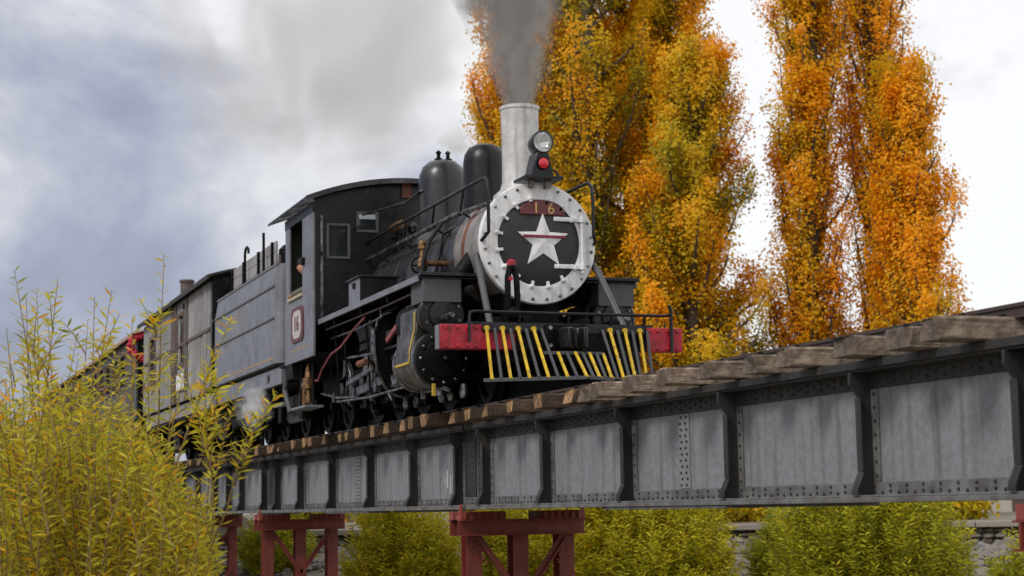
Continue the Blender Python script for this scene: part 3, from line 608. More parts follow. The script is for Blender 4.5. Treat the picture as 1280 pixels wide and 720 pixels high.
# smokebox saddle
MB().prism([(-.40, 2.28), (.40, 2.28), (.30, 2.1), (.32, 1.55), (-.32, 1.55), (-.30, 2.1)], 'x', -17.3, -16.55).build('saddle', GEAR, loco, bevel=.02)
MB().box(-17.3, -16.6, -.8, .8, 1.5, 1.75).build('cylinder_saddle', GEAR, loco)
# frames and ashpan
for s in (-1, 1):
    Y = lambda a, b: tuple(sorted((s * a, s * b)))
    fr = MB().box(-22.9, -15.72, *Y(.56, .60), 1.52, 1.76)
    for xx in (-17.95, -18.9, -19.85, -20.8): fr.box(xx - .16, xx + .16, *Y(.545, .615), 1.25, 1.6)
    fr.build('frame', GEAR, loco)
MB().box(-22.6, -19.2, -.5, .5, 1.35, 1.8).build('ashpan', GEAR, loco, bevel=.02)
MB().box(-21.9, -16.2, -.27, .27, 1.085, 1.52).build('frame_stretcher', GEAR, loco)
for xx in (-17.43, -18.42, -19.38, -20.33, -21.5): MB().box(xx - .02, xx + .02, -.56, .56, 1.14, 1.5).build('brake_beam', GEAR, loco)
MB().box(-16.5, -15.75, -.55, .55, 1.40, 1.70).build('front_frame', GEAR, loco)
MB().box(-16.55, -15.70, -.95, .95, 1.742, 1.765).build('front_deck', BLACK, loco)
# wheels
def wheelset(parent, x, r, gauge=.40, name='wheel', axle=True, sub=True):
    for s in (-1, 1):
        y0 = s * (gauge - .02)
        prof = [(.05, -.05), (.08, -.05), (.08, -.03), (r * .72, -.015), (r * .78, -.045), (r - .035, -.05), (r, -.045), (r + .004, .02), (r + .025, .032), (r + .024, .05), (r - .06, .055), (r * .78, .05), (r * .72, .02), (.08, .03), (.05, .03)]
        wl = MB().lathe([(a, y0 - s * b * -1 * -1) for a, b in prof], (x, 0, RT + r), 'y', 32, caps=False)
        wl.build(name, GEAR, parent)
    if axle: MB().lathe([(.05, -.85 if r > .35 else -.66), (.05, .85 if r > .35 else .66)], (x, 0, RT + r), 'y', 12).build('axle', GEAR, parent)
AX = (-17.95, -18.90, -19.85, -20.80); DR = .41
wheelset(loco, -16.75, .29, name='leading_wheel'); wheelset(loco, -22.25, .31, name='trailing_wheel')
th = rad(205)
for i, x in enumerate(AX):
    wheelset(loco, x, DR, name='driving_wheel')
    for s in (-1, 1):
        t = th + (0 if s < 0 else math.pi / 2); cx, cz = x, RT + DR
        px, pz = cx + .20 * math.cos(t), cz + .20 * math.sin(t)
        pg = []
        for k in range(13):
            a = t + math.pi + rad(-62 + k * 124 / 12); pg.append((cx + .36 * math.cos(a), cz + .36 * math.sin(a)))
        for a in (t + rad(40), t + rad(15), t - rad(15), t - rad(40)): pg.append((cx + .26 * math.cos(a), cz + .26 * math.sin(a)))
        MB().prism(pg, 'y', *sorted((s * .81, s * .87))).build('crank_web', mat('worn_grey_crank', (.17, .172, .18), .5, c2=(.03, .03, .03), nscale=7, amt=.9) if i in (1, 2) else STEEL, loco, bevel=.008)
        MB().lathe([(.06, min(s * .70, s * .95)), (.06, max(s * .70, s * .95))], (px, 0, pz), 'y', 12).build('crank_pin', STEEL, loco)
for s in (-1, 1):
    t = th + (0 if s < 0 else math.pi / 2); ox, oz = .20 * math.cos(t), .20 * math.sin(t)
    MB().bar((AX[0] + ox + .08, s * .755, RT + DR + oz), (AX[3] + ox - .08, s * .755, RT + DR + oz), .045, .10).build('side_rod', STEEL, loco, bevel=.008)
    xh = (-17.98, s * .93, 1.49)
    MB().bar((AX[2] + ox, s * .915, RT + DR + oz), xh, .04, .105).build('main_rod', STEEL, loco, bevel=.008)
    MB().tube([(-17.42, s * .93, 1.49), (-17.98, s * .93, 1.49)], .032, 10).build('piston_rod', STEEL, loco)
    MB().box(-18.10, -17.86, *sorted((s * .86, s * 1.0)), 1.38, 1.62).build('crosshead', STEEL, loco, bevel=.012)
    for z in (1.65, 1.345): MB().box(-18.55, -17.45, *sorted((s * .88, s * .98)), z - .025, z + .025).build('guide_bar', STEEL, loco, bevel=.004)
    # curved motion bracket
    out = [(.62, 2.20), (.90, 2.20), (1.02, 2.15), (1.12, 2.05), (1.155, 1.9), (1.16, 1.7), (1.13, 1.5), (1.05, 1.33), (.96, 1.25), (.84, 1.22), (.80, 1.30), (.80, 2.0), (.62, 2.05)]
    MB().prism([(s * a, b) for a, b in out], 'x', -18.33, -18.30).build('motion_bracket', GEAR, loco)
    MB().tube([(-18.30, s * a, b) for a, b in out[1:10]], .017, 6).build('bracket_rim', STEEL, loco)
    # valve gear
    lk = [(-18.95 + .10 * math.sin(q), s * 1.0, 1.86 + .30 * math.cos(q)) for q in [rad(25 + 13 * i) for i in range(11)]]
    MB().tube([(-19.0, s * 1.0, 2.12), (-18.94, s * 1.0, 1.98), (-18.92, s * 1.0, 1.84), (-18.95, s * 1.0, 1.68), (-19.02, s * 1.0, 1.55)], .035, 8).build('expansion_link', STEEL, loco)
    MB().bar((-18.93, s * 1.02, 1.90), (-17.75, s * 1.02, 1.90), .03, .06).build('radius_rod', STEEL, loco)
    MB().bar((-17.75, s * 1.03, 2.0), (-17.92, s * 1.03, 1.30), .03, .055).build('combination_lever', STEEL, loco, bevel=.004)
    MB().bar((-17.92, s * 1.05, 1.32), (-18.0, s * 1.05, 1.42), .03, .05).build('union_link', STEEL, loco)
    MB().tube([(-17.75, s * .98, 1.93), (-17.5, s * .95, 1.93)], .03, 8).build('valve_rod', SILVER, loco)
    MB().bar((-19.02, s * 1.03, 1.56), (AX[2] + ox * 1.4, s * 1.0, RT + DR - oz * .2), .03, .05).build('eccentric_rod', STEEL, loco)
    MB().lathe([(.03, -19.35), (.04, -19.33), (.04, -19.04), (.03, -19.02)], (0, s * 1.06, 1.66), 'x', 12).build('lubricator', RUST, loco)
    MB().bar((-19.35, s * 1.06, 1.55), (-19.35, s * 1.06, 1.80), .03, .03).build('lubricator_arm', STEEL, loco)
    MB().bar((-17.7, s * 1.06, 1.95), (-18.02, s * 1.1, 1.80), .03, .05).build('lever_arm', PIPE, loco)
    for i, xx in enumerate(AX):              # leaf springs above the axle boxes
        for k in range(5): MB().box(xx - .33 + k * .055, xx + .33 - k * .055, *sorted((s * .63, s * .70)), 1.70 - k * .018, 1.716 - k * .018).build('spring_leaf', STEEL if k % 2 else GEAR, loco)
        MB().lathe([(.085, min(s * .88, s * .90)), (.085, max(s * .88, s * .90))], (xx, 0, RT + DR), 'y', 14).build('axle_cap', STEEL, loco)
    for x0_, x1_, z0_, z1_, r_ in ((-20.4, -17.5, 1.30, 1.28, .014), (-20.7, -18.1, 2.08, 2.12, .012), (-19.9, -17.6, 1.78, 1.74, .016), (-21.2, -19.5, 1.45, 1.30, .015)):
        MB().tube([(x0_, s * 1.04, z0_), ((x0_ + x1_) / 2, s * 1.05, (z0_ + z1_) / 2 - .03), (x1_, s * 1.03, z1_)], r_, 6).build('oil_pipe', STEEL, loco)
    for xx in (-18.55, -19.2, -20.2, -20.6): MB().tube([(xx, s * 1.02, 2.2), (xx + .05, s * 1.0, 1.8), (xx - .06, s * .95, 1.35), (xx, s * .9, 1.2)], .013, 6).build('drain_line', GEAR if xx < -19 else STEEL, loco)
    # brake hangers and sand pipes: small upright pieces near the rail
    for i, xx in enumerate((-18.42, -19.38, -20.33)):
        MB().bar((xx, s * .62, 1.62), (xx + .05, s * .62, 1.17), .05, .06).build('brake_hanger', GREYD, loco)
        MB().box(xx - .02, xx + .12, *sorted((s * .38, s * .66)), 1.2, 1.34).build('brake_block', GEAR, loco)
    for xx in (-17.3, -17.0, -16.6, -18.2, -18.6): MB().lathe([(.03, 1.10), (.045, 1.15), (.03, 1.24)], (xx, s * .72, 0), 'z', 8).build('spring_buckle', STEEL, loco)
    MB().tube([(-17.9, s * .25, 3.1), (-17.9, s * .50, 2.95), (-17.8, s * .62, 2.5), (-17.75, s * .60, 1.6), (-17.55, s * .45, 1.15)], .02, 8).build('sand_pipe', BLACK, loco)
    for z_, y_, rr2 in ((1.92, .66, .02), (2.02, .70, .016), (1.82, .64, .018)): MB().tube([(-20.7, s * y_, z_), (-19.4, s * y_, z_ + .03), (-18.0, s * y_, z_ + .02)], rr2, 6).build('boiler_pipe', GEAR, loco)
    MB().tube([(-21.5, s * 1.08, 1.63), (-21.05, s * 1.12, 1.60), (-20.75, s * 1.14, 1.72), (-20.3, s * 1.14, 1.86), (-19.85, s * 1.14, 1.90), (-19.3, s * 1.13, 2.05), (-18.85, s * 1.12, 2.14)], .013, 8).build('injector_pipe', PIPE, loco)
    inj = MB().lathe([(.05, 1.36), (.05, 1.44), (.035, 1.46), (.035, 1.52), (.085, 1.54), (.085, 1.66), (.05, 1.69), (.05, 1.76), (.02, 1.86)], (-21.62, s * 1.1, 0), 'z', 12)
    inj.tube([(-21.85, s * 1.1, 1.60), (-21.45, s * 1.1, 1.62)], .05, 10); inj.tube([(-21.85, s * 1.1, 1.60), (-21.88, s * 1.1, 1.35)], .028, 8)
    inj.build('injector', BRASS, loco)
    MB().tube([(-21.3, s * 1.12, 1.86), (-21.3, s * 1.12, 1.31)], .02, 6).build('step_hanger', GEAR, loco)
    MB().tube([(-21.95, s * 1.12, 1.86), (-21.95, s * 1.12, 1.31)], .02, 6).build('step_hanger', GEAR, loco)
    MB().box(-22.0, -21.25, *sorted((s * 1.0, s * 1.24)), 1.285, 1.315).build('cab_step', GREY, loco, bevel=.004)
# buffer beam
BXF = -15.67
MB().box(BXF - .12, BXF, -1.25, 1.25, 1.50, 1.735).build('buffer_beam', RED, loco, bevel=.008)
MB().box(BXF - .13, BXF - .02, -1.262, -1.2505, 1.505, 1.73).build('beam_end_plate', GREY, loco)
MB().box(BXF + .001, BXF + .02, -.84, .84, 1.665, 1.745).build('pilot_bar', BLACK, loco, bevel=.004)
MB().box(BXF + .0015, BXF + .012, -.50, .86, 1.497, 1.738).build('draft_plate', GEAR, loco, bevel=.003)
bb = MB()
for s in (-1, 1):
    for y in (.9, .98, 1.08, 1.19):
        for z in (1.53, 1.705): bb.lathe([(.017, BXF + .001), (.017, BXF + .014), (.008, BXF + .018)], (0, s * y, z), 'x', 8)
o = bb.build('beam_bolts', RED, loco, smooth=0); o['kind'] = 'stuff'
# pilot: upright bars from the beam down to a V-shaped foot rail
zt, zb = 1.70, 1.205
def foot(y): return BXF + .14 + .44 * (1 - min(1, abs(y) / .86))
ft = MB()
for s in (-1, 1): ft.bar((foot(s * .87) - .01, s * .87, zb - .01), (foot(0), 0, zb - .01), .05, .035)
ft.build('pilot_foot', PILOT, loco, bevel=.004)
for i in range(22):
    y = -.80 + i * .079; yel = i % 2 == 0
    p0 = Vector((BXF + .03, y, zt)); p1 = Vector((foot(y) - .01, y * 1.0, zb + .012))
    if 7 < i < 15:
        f_ = .50; p0 = p0.lerp(p1, f_)
    m_ = YELLOW if yel else PILOT
    if yel and (abs(i - 7) < 0): m_ = PILOT
    b = MB().bar(p0, p1, .027 if yel else .026, .014, (1, 0, 0)); 
    if yel and not 7 < i < 15: b.lathe([(.025, p0.x - .01), (.025, p0.x + .016)], (0, y, p0.z), 'x', 12)
    b.bar(p1 + Vector((-.01, 0, 0)), p1 + Vector((.035, 0, -.012)), .034, .012)
    b.build('pilot_bar', m_, loco)
q0 = Vector((BXF + .03 + (.14 + .44 * .63) * .5, 0, 1.455)); tr_ = MB()
tr_.bar((q0.x - .02, -.30, q0.z), (q0.x + .02, 0, q0.z), .02, .03); tr_.bar((q0.x - .02, .30, q0.z), (q0.x + .02, 0, q0.z), .02, .03); tr_.build('pilot_cross_rail', PILOT, loco)
# coupler
cp = MB().box(BXF - .3, BXF + .16, -.11, .11, 1.53, 1.70); cp.box(BXF + .001, BXF + .06, -.21, .21, 1.50, 1.75)
cpo = cp.build('coupler_pocket', GEAR, loco, bevel=.015)
kn = MB().prism([(BXF + .12, -.10), (BXF + .24, -.115), (BXF + .33, -.08), (BXF + .29, -.02), (BXF + .22, .01), (BXF + .24, .05), (BXF + .33, .08), (BXF + .31, .125), (BXF + .22, .13), (BXF + .12, .10)], 'z', 1.50, 1.70)
kn.build('coupler_knuckle', BLACK, loco, bevel=.015)
MB().lathe([(.022, 1.46), (.022, 1.75), (.033, 1.755), (.033, 1.77)], (BXF + .27, .09, 0), 'z', 12).build('coupler_pin', GEAR, cpo)
for y in (-.17, .17):
    for z in (1.54, 1.71): MB().lathe([(.022, BXF + .06), (.022, BXF + .08)], (0, y, z), 'x', 6).build('pocket_bolt', STEEL, cpo)
# uncoupling rail above the beam, raised link with red tip
MB().tube([(BXF + .03, -.97, 1.57), (BXF + .03, -.97, 1.80), (BXF + .02, -.96, 1.85), (BXF, -.9, 1.86), (BXF, 0, 1.855), (BXF, 1.06, 1.855), (BXF + .01, 1.11, 1.86)], .016, 8).build('front_rail', BLACK, loco)
MB().tube([(BXF + .03, 1.12, 1.50), (BXF + .03, 1.12, 1.90), (BXF + .03, 1.10, 1.96)], .018, 8).build('rail_post', BLACK, loco)
for y in (-.45, .05, .5, .85): MB().tube([(BXF, y, 1.855), (BXF - .03, y, 1.735)], .014, 6).build('rail_post', BLACK, loco)
bh = MB()
for dy in (-.055, .045): bh.tube([(-15.92, -.44 + dy, 1.76), (-15.88, -.44 + dy, 2.0), (-15.86, -.45 + dy * .9, 2.22), (-15.88, -.45 + dy * .3, 2.33)], .032, 8)
bh.ball((-15.88, -.45, 2.32), .05, 10, 6); bh.ball((-15.9, -.44, 1.87), .075, 10, 6)
bho = bh.build('brake_hose', GEAR, loco)
MB().lathe([(.045, 2.34), (.045, 2.38), (.02, 2.40)], (-15.88, -.45, 0), 'z', 10).build('red_cap', RED, bho)
MB().lathe([(.022, -15.82), (.022, -15.79)], (0, -.49, 2.20), 'x', 8).build('red_cap', RED, bho)
fp = MB()
for y, z in ((-.62, 1.80), (-.3, 1.82), (.3, 1.80), (.62, 1.79)): fp.box(-16.1, -15.85, y - .05, y + .05, z - .04, z + .03)
fp.build('deck_fitting', GEAR, loco, bevel=.01)

# ---- cab
CX0, CX1, CZ0, CZW = -22.31, -20.76, 1.88, 3.64
def arch(y, eave=3.80, rise=.26, half=1.32): return eave + rise * (1 - (y / half) ** 2)
cabw = MB()
for s in (-1, 1):
    Y = lambda a, b: tuple(sorted((s * a, s * b)))
    MB().box(CX0, CX1, *Y(1.22, 1.25), CZ0, 2.69).build('cab_side', GREY, loco, bevel=.004)
    MB().box(-21.33, CX1, *Y(1.221, 1.249), 2.69, CZW).build('cab_side_panel', GREY, loco, bevel=.004)
    MB().box(CX0 + .031, -22.06, *Y(1.221, 1.249), 2.69, CZW).build('cab_rear_post', GREY, loco, bevel=.004)
    MB().box(CX0, CX1, *Y(1.219, 1.251), CZW, 3.76).build('cab_cornice', BLACK, loco)
    MB().box(-22.08, -21.31, *Y(1.20, 1.275), 2.672, 2.71).build('window_sill', mat('cream_line', (.5, .42, .3), .6), loco, bevel=.004)
    MB().box(-22.0, -20.95, *Y(1.2505, 1.2525), 2.02, 2.035).build('lining', mat('ochre_line', (.42, .27, .14), .6), loco)
    MB().box(-21.29, -21.18, *Y(1.25, 1.285), 3.05, 3.14).build('grab_bracket', GEAR, loco, bevel=.006)
    # framed number panel on the cab side
    def rr(x0, x1, z0, z1, r):
        q = []
        for cx, cz, a0 in ((x1 - r, z1 - r, 0), (x0 + r, z1 - r, 90), (x0 + r, z0 + r, 180), (x1 - r, z0 + r, 270)):
            for k in range(5): a = rad(a0 + k * 22.5); q.append((cx + r * math.cos(a), cz + r * math.sin(a)))
        return q
    pa = MB().prism(rr(-21.90, -21.24, 2.12, 2.56, .10), 'y', *Y(1.2503, 1.266)).build('cab_plate', MAROON, loco, bevel=.004)
    MB().prism(rr(-21.80, -21.34, 2.165, 2.515, .12), 'y', *Y(1.266, 1.270)).build('plate_field', mat('plate_cream', (.50, .46, .44), .5, c2=(.35, .32, .3), nscale=9), pa)
    mt = Matrix.Translation((-21.57, s * 1.272, 2.34)) @ Matrix(((-s * 1.0, 0, 0, 0), (0, 0, s, 0), (0, 1, 0, 0), (0, 0, 0, 1)))
    text_mesh('plate_number', '16', .27, MAROON, pa, mt)
# front wall with two windows each side of the boiler
fwy = [-1.249, -1.06, -.80, -.68, -.42]
for s in (-1, 1):
    fw = MB()
    def pane(y0, y1, z0, z1): fw.box(CX1 - .03, CX1 - .001, *sorted((s * y0, s * y1)), z0, z1)
    pane(1.219, 1.07, 2.30, 3.80); pane(1.07, .79, 2.30, 3.08); pane(1.07, .79, 3.50, 3.80); pane(.79, .69, 2.30, 3.82)
    pane(.69, .43, 2.30, 3.42); pane(.69, .43, 3.66, 3.84); pane(.43, .0, 2.9, 3.84)
    fw.build('cab_front', BLACK, loco)
    for y0, y1, z0, z1 in ((1.07, .79, 3.08, 3.50), (.69, .43, 3.42, 3.66)):
        wf = MB(); ya, yb = sorted((s * y0, s * y1)); k = .022
        for q in ((ya - .01, ya + k, z0 - .01, z1 + .01), (yb - k, yb + .01, z0 - .01, z1 + .01), (ya + k, yb - k, z0 - .01, z0 + k), (ya + k, yb - k, z1 - k, z1 + .01)): wf.box(CX1 - .02, CX1 + .012, *q)
        wfo = wf.build('front_window', GREYD, loco, bevel=.004)
        MB().box(CX1 - .014, CX1 - .008, ya + k, yb - k, z0 + k, z1 - k).build('pane', GLASS, wfo)
    MB().box(CX1 - .001, CX1 + .03, *sorted((s * 1.16, s * 1.13)), 2.32, 3.6).build('cab_corner_strip', STEEL, loco)
    MB().tube([(CX1 + .05, s * .70, 3.45), (CX1 + .07, s * .70, 3.47), (CX1 + .1, s * .70, 3.46)], .02, 8).build('window_catch', STEEL, loco)
# roof
rf = MB(); ns = 24; ys = [-1.36 + 2.72 * i / ns for i in range(ns + 1)]
top = [(y, arch(y) + .03) for y in ys]; bot = [(y, arch(y)) for y in ys][::-1]
rf.prism(top + bot, 'x', -22.86, -20.66)
rfo = rf.build('cab_roof', BLACK, loco, bevel=.004)
MB().prism([(y, arch(y) - .001) for y in ys[1:-1]] + [(1.2, 3.74), (-1.2, 3.74)], 'x', CX1 - .028, CX1 - .002).build('cab_front_header', BLACK, loco)
MB().prism([(y, arch(y) + .034) for y in ys] + [(y, arch(y) - .03) for y in ys][::-1], 'x', -20.66, -20.63).build('roof_rim', BOILER, rfo)
MB().box(CX1 - .001, CX1 + .03, -.12, -.02, 3.86, 4.05).build('batten', COPPERW, loco)
MB().box(CX1 - .001, CX1 + .028, -.06, .0, 3.865, 4.045).build('batten', RUST, loco)
for s in (-1, 1):
    MB().box(CX0 - .001, CX0 + .03, *sorted((s * .50, s * 1.218)), 1.93, 3.80).build('cab_back_wall', GREEN_IN, loco)
MB().box(CX0 - .001, CX0 + .03, -.50, .50, 3.34, 3.84).build('cab_back_header', GREEN_IN, loco)
# cab floor, rear half wall, interior lining
MB().box(CX0 - .5, CX1 - .03, -1.21, 1.21, 1.885, 1.93).build('cab_floor', GEAR, loco)
MB().box(CX0 + .2, CX1 - .25, 1.16, 1.215, 1.93, 3.75).build('cab_lining', GREEN_IN, loco)
MB().lathe([(.5, -21.3), (.5, CX1)], (0, 0, BZ), 'x', 32).build('firebox_backhead', GEAR, loco)
MB().box(-22.0, -21.6, -.9, -.5, 1.93, 2.42).build('driver_seat', GEAR, loco, bevel=.03)
for s in (-1, 1):
    MB().tube([(CX0 - .08, s * 1.2, 2.0), (CX0 - .08, s * 1.2, 3.5)], .011, 8).build('cab_grab_rail', GREYD, loco)
    MB().prism([(s * 1.0, 1.88), (s * 1.24, 1.88), (s * 1.22, 1.70), (s * 1.0, 1.70)], 'x', CX0, CX0 + .35).build('cab_valance', GEAR, loco)

# ------------------------------------------------------------------ tender
ten = thing('tender', 'blue grey riveted tender with slanted coping and plank coal boards behind the cab', 'tender', (-25.3, 0, RT))
TX0, TX1 = -27.6, -22.96
def rrect(x0, x1, y0, y1, r, n=6):
    q = []
    for cx, cy, a0 in ((x1 - r, y1 - r, 0), (x0 + r, y1 - r, 90), (x0 + r, y0 + r, 180), (x1 - r, y0 + r, 270)):
        for k in range(n + 1): a = rad(a0 + k * 90 / n); q.append((cx + r * math.cos(a), cy + r * math.sin(a)))
    return q
tk = MB(); rings = []
for z, ins in ((1.98, 0), (3.03, 0), (3.32, .05)):
    rings.append([(a, b, z) for a, b in rrect(TX0 + ins * .3, TX1 - ins * .3, -1.22 + ins, 1.22 - ins, .13)])
n_ = len(rings[0]); v_ = sum(rings, []); f_ = [(i * n_ + k, i * n_ + (k + 1) % n_, (i + 1) * n_ + (k + 1) % n_, (i + 1) * n_ + k) for i in range(2) for k in range(n_)]
tk.add(v_, f_ + [tuple(range(n_))[::-1], tuple(range(2 * n_, 3 * n_))]); tko = tk.build('tank', GREY, ten, smooth=30)
for s in (-1, 1):
    for z, yo in ((3.03, 1.222), (2.60, 1.221)):
        MB().box(TX0 + .12, TX1 - .12, *sorted((s * 1.21, s * (yo + .012))), z - .022, z + .008).build('seam_strip', GREYD, tko, bevel=.003)
    MB().tube([(TX0 + .1, s * 1.17, 3.325), (TX1 - .1, s * 1.17, 3.325)], .02, 8).build('top_bead', GREY, tko)
    MB().box(TX0 + .15, TX1 - .15, *sorted((s * 1.2195, s * 1.2225)), 2.05, 2.07).build('lining', mat('ochre_line', (.42, .27, .14), .6), tko)
    rv = MB()
    for i in range(46):
        x = TX0 + .15 + i * .0945
        for z in (3.019, 2.595, 2.0): rv.ball((x, s * (1.234 if z > 2.1 else 1.222), z), .009, 6, 4)
    o = rv.build('rivet_rows', GREY, tko, smooth=0); o['kind'] = 'stuff'
    # faded ochre lettering, worn beyond reading
    for i, (x, w_) in enumerate(((-25.95, .14), (-25.7, .10), (-25.5, .15), (-25.22, .12), (-25.0, .12))):
        MB().box(x, x + w_ * .3, *sorted((s * 1.2195, s * 1.2215)), 2.76, 2.93).build('faded_letter', mat('faded_ochre', (.27, .235, .20), .6), tko)
        MB().box(x + w_ * .3, x + w_, *sorted((s * 1.2195, s * 1.2215)), 2.76 + (i % 2) * .13, 2.80 + (i % 2) * .13).build('faded_letter', mat('faded_ochre', (.27, .235, .20), .6), tko)
    # underframe sole bar
    so_ = MB().box(TX0 + .05, TX1 + .02, *sorted((s * 1.10, s * 1.16)), 1.70, 1.93).build('sole_bar', GREY, ten, bevel=.005)
    mt = Matrix.Translation((-23.75, s * 1.162, 1.81)) @ Matrix(((-s * 1.0, 0, 0, 0), (0, 0, s, 0), (0, 1, 0, 0), (0, 0, 0, 1)))
    text_mesh('sole_bar_number', '34', .17, GEAR, so_, mt)
    # coal boards
    for i in range(3):
        MB().box(TX0 + .25, -24.1, *sorted((s * .95, s * .985)), 3.33 + i * .155, 3.48 + i * .155).build('coal_board', BOARD, ten, bevel=.005)
    for x in (-27.2, -26.3, -25.2, -24.25): MB().box(x - .03, x + .03, *sorted((s * .985, s * 1.02)), 3.33, 3.79).build('board_post', GEAR, ten, bevel=.004)
MB().box(TX0 + .2, TX0 + .245, -.95, .95, 3.33, 3.80).build('coal_end_board', BOARD, ten, bevel=.005)
MB().box(-24.095, -24.05, -.95, .95, 3.33, 3.62).build('coal_end_board', BOARDB, ten, bevel=.005)
ch = MB(); cr_ = random.Random(3)
gxx = np.linspace(TX0 + .25, -24.1, 22); gyy = np.linspace(-.94, .94, 12)
ch.v = [(x + cr_.uniform(-.05, .05), max(-.945, min(.945, y)), 3.45 + .22 * (1 - (y / .95) ** 2) + cr_.uniform(-.04, .06)) for y in gyy for x in gxx]
ch.f = [(j * 22 + i, j * 22 + i + 1, (j + 1) * 22 + i + 1, (j + 1) * 22 + i) for j in range(11) for i in range(21)]
o = ch.build('coal', COAL, ten, smooth=0); o['kind'] = 'stuff'
MB().tube([(-25.95, -1.05, 3.3), (-25.95, -1.05, 3.86), (-25.9, -1.05, 3.93), (-25.8, -1.05, 3.95), (-25.7, -1.05, 3.91), (-25.68, -1.05, 3.84)], .02, 8).build('vent_hook', GEAR, ten)
MB().tube([(-24.6, -1.05, 3.3), (-24.6, -1.05, 3.98)], .02, 8).build('vent_pipe', GEAR, ten)
for x, y, h in ((-23.6, -.95, .34), (-23.35, -.75, .28), (-23.2, -.98, .22), (-23.5, -.4, .4)):
    MB().lathe([(.07, 3.32), (.07, 3.32 + h * .6), (.10, 3.32 + h * .65), (.10, 3.32 + h * .8), (.03, 3.32 + h)], (x, y, 0), 'z', 12).build('filler_valve', GEAR, ten)
MB().box(-23.05, -22.97, -1.08, 1.08, 3.3, 3.75).build('front_coal_plate', GREYD, ten, bevel=.01)
MB().box(TX0 + .1, TX1 - .05, -1.05, 1.05, 1.72, 1.98).build('tender_frame', GEAR, ten)
MB().box(TX1 + .0, TX1 + .62, -.5, .5, 1.72, 1.90).build('fall_plate', GEAR, ten)
def bogie(parent, xc, base=1.3, r=.31, y=.66):
    for s in (-1, 1):
        b = MB().prism([(xc - base / 2 - .3, RT + .34), (xc - .35, RT + .18), (xc + .35, RT + .18), (xc + base / 2 + .3, RT + .34), (xc + base / 2 + .3, RT + .44), (xc + .35, RT + .56), (xc - .35, RT + .56), (xc - base / 2 - .3, RT + .44)], 'y', *sorted((s * y, s * (y + .07))))
        b.build('bogie_frame', GREYD, parent, bevel=.01)
        for dx in (-base / 2, base / 2): MB().box(xc + dx - .11, xc + dx + .11, *sorted((s * (y - .01), s * (y + .15))), RT + .2, RT + .44).build('axle_box', GEAR, parent, bevel=.015)
        for k in (-.12, .0, .12): MB().lathe([(.05, RT + .26), (.05, RT + .54)], (xc + k, s * (y + .03), 0), 'z', 10).build('bogie_spring', GEAR, parent)
    MB().box(xc - .2, xc + .2, -y, y, RT + .4, RT + .6).build('bogie_bolster', GEAR, parent)
    for dx in (-base / 2, base / 2): wheelset(parent, xc + dx, r, name='bogie_wheel')
bogie(ten, -24.0); bogie(ten, -26.6)
MB().tube([(TX1 + .1, -1.1, 1.85), (TX1 + .05, -1.12, 1.6), (TX1 + .3, -1.1, 1.3)], .035, 8).build('water_hose', GREYD, ten)
MB().box(TX1 - .75, TX1 - .2, -1.1, -1.02, 1.42, 1.47).build('tender_step', GREY, ten)
MB().tube([(TX1 - .7, -1.06, 1.72), (TX1 - .7, -1.06, 1.44)], .02, 6).build('step_hanger', GEAR, ten)
MB().tube([(TX1 - .25, -1.06, 1.72), (TX1 - .25, -1.06, 1.44)], .02, 6).build('step_hanger', GEAR, ten)

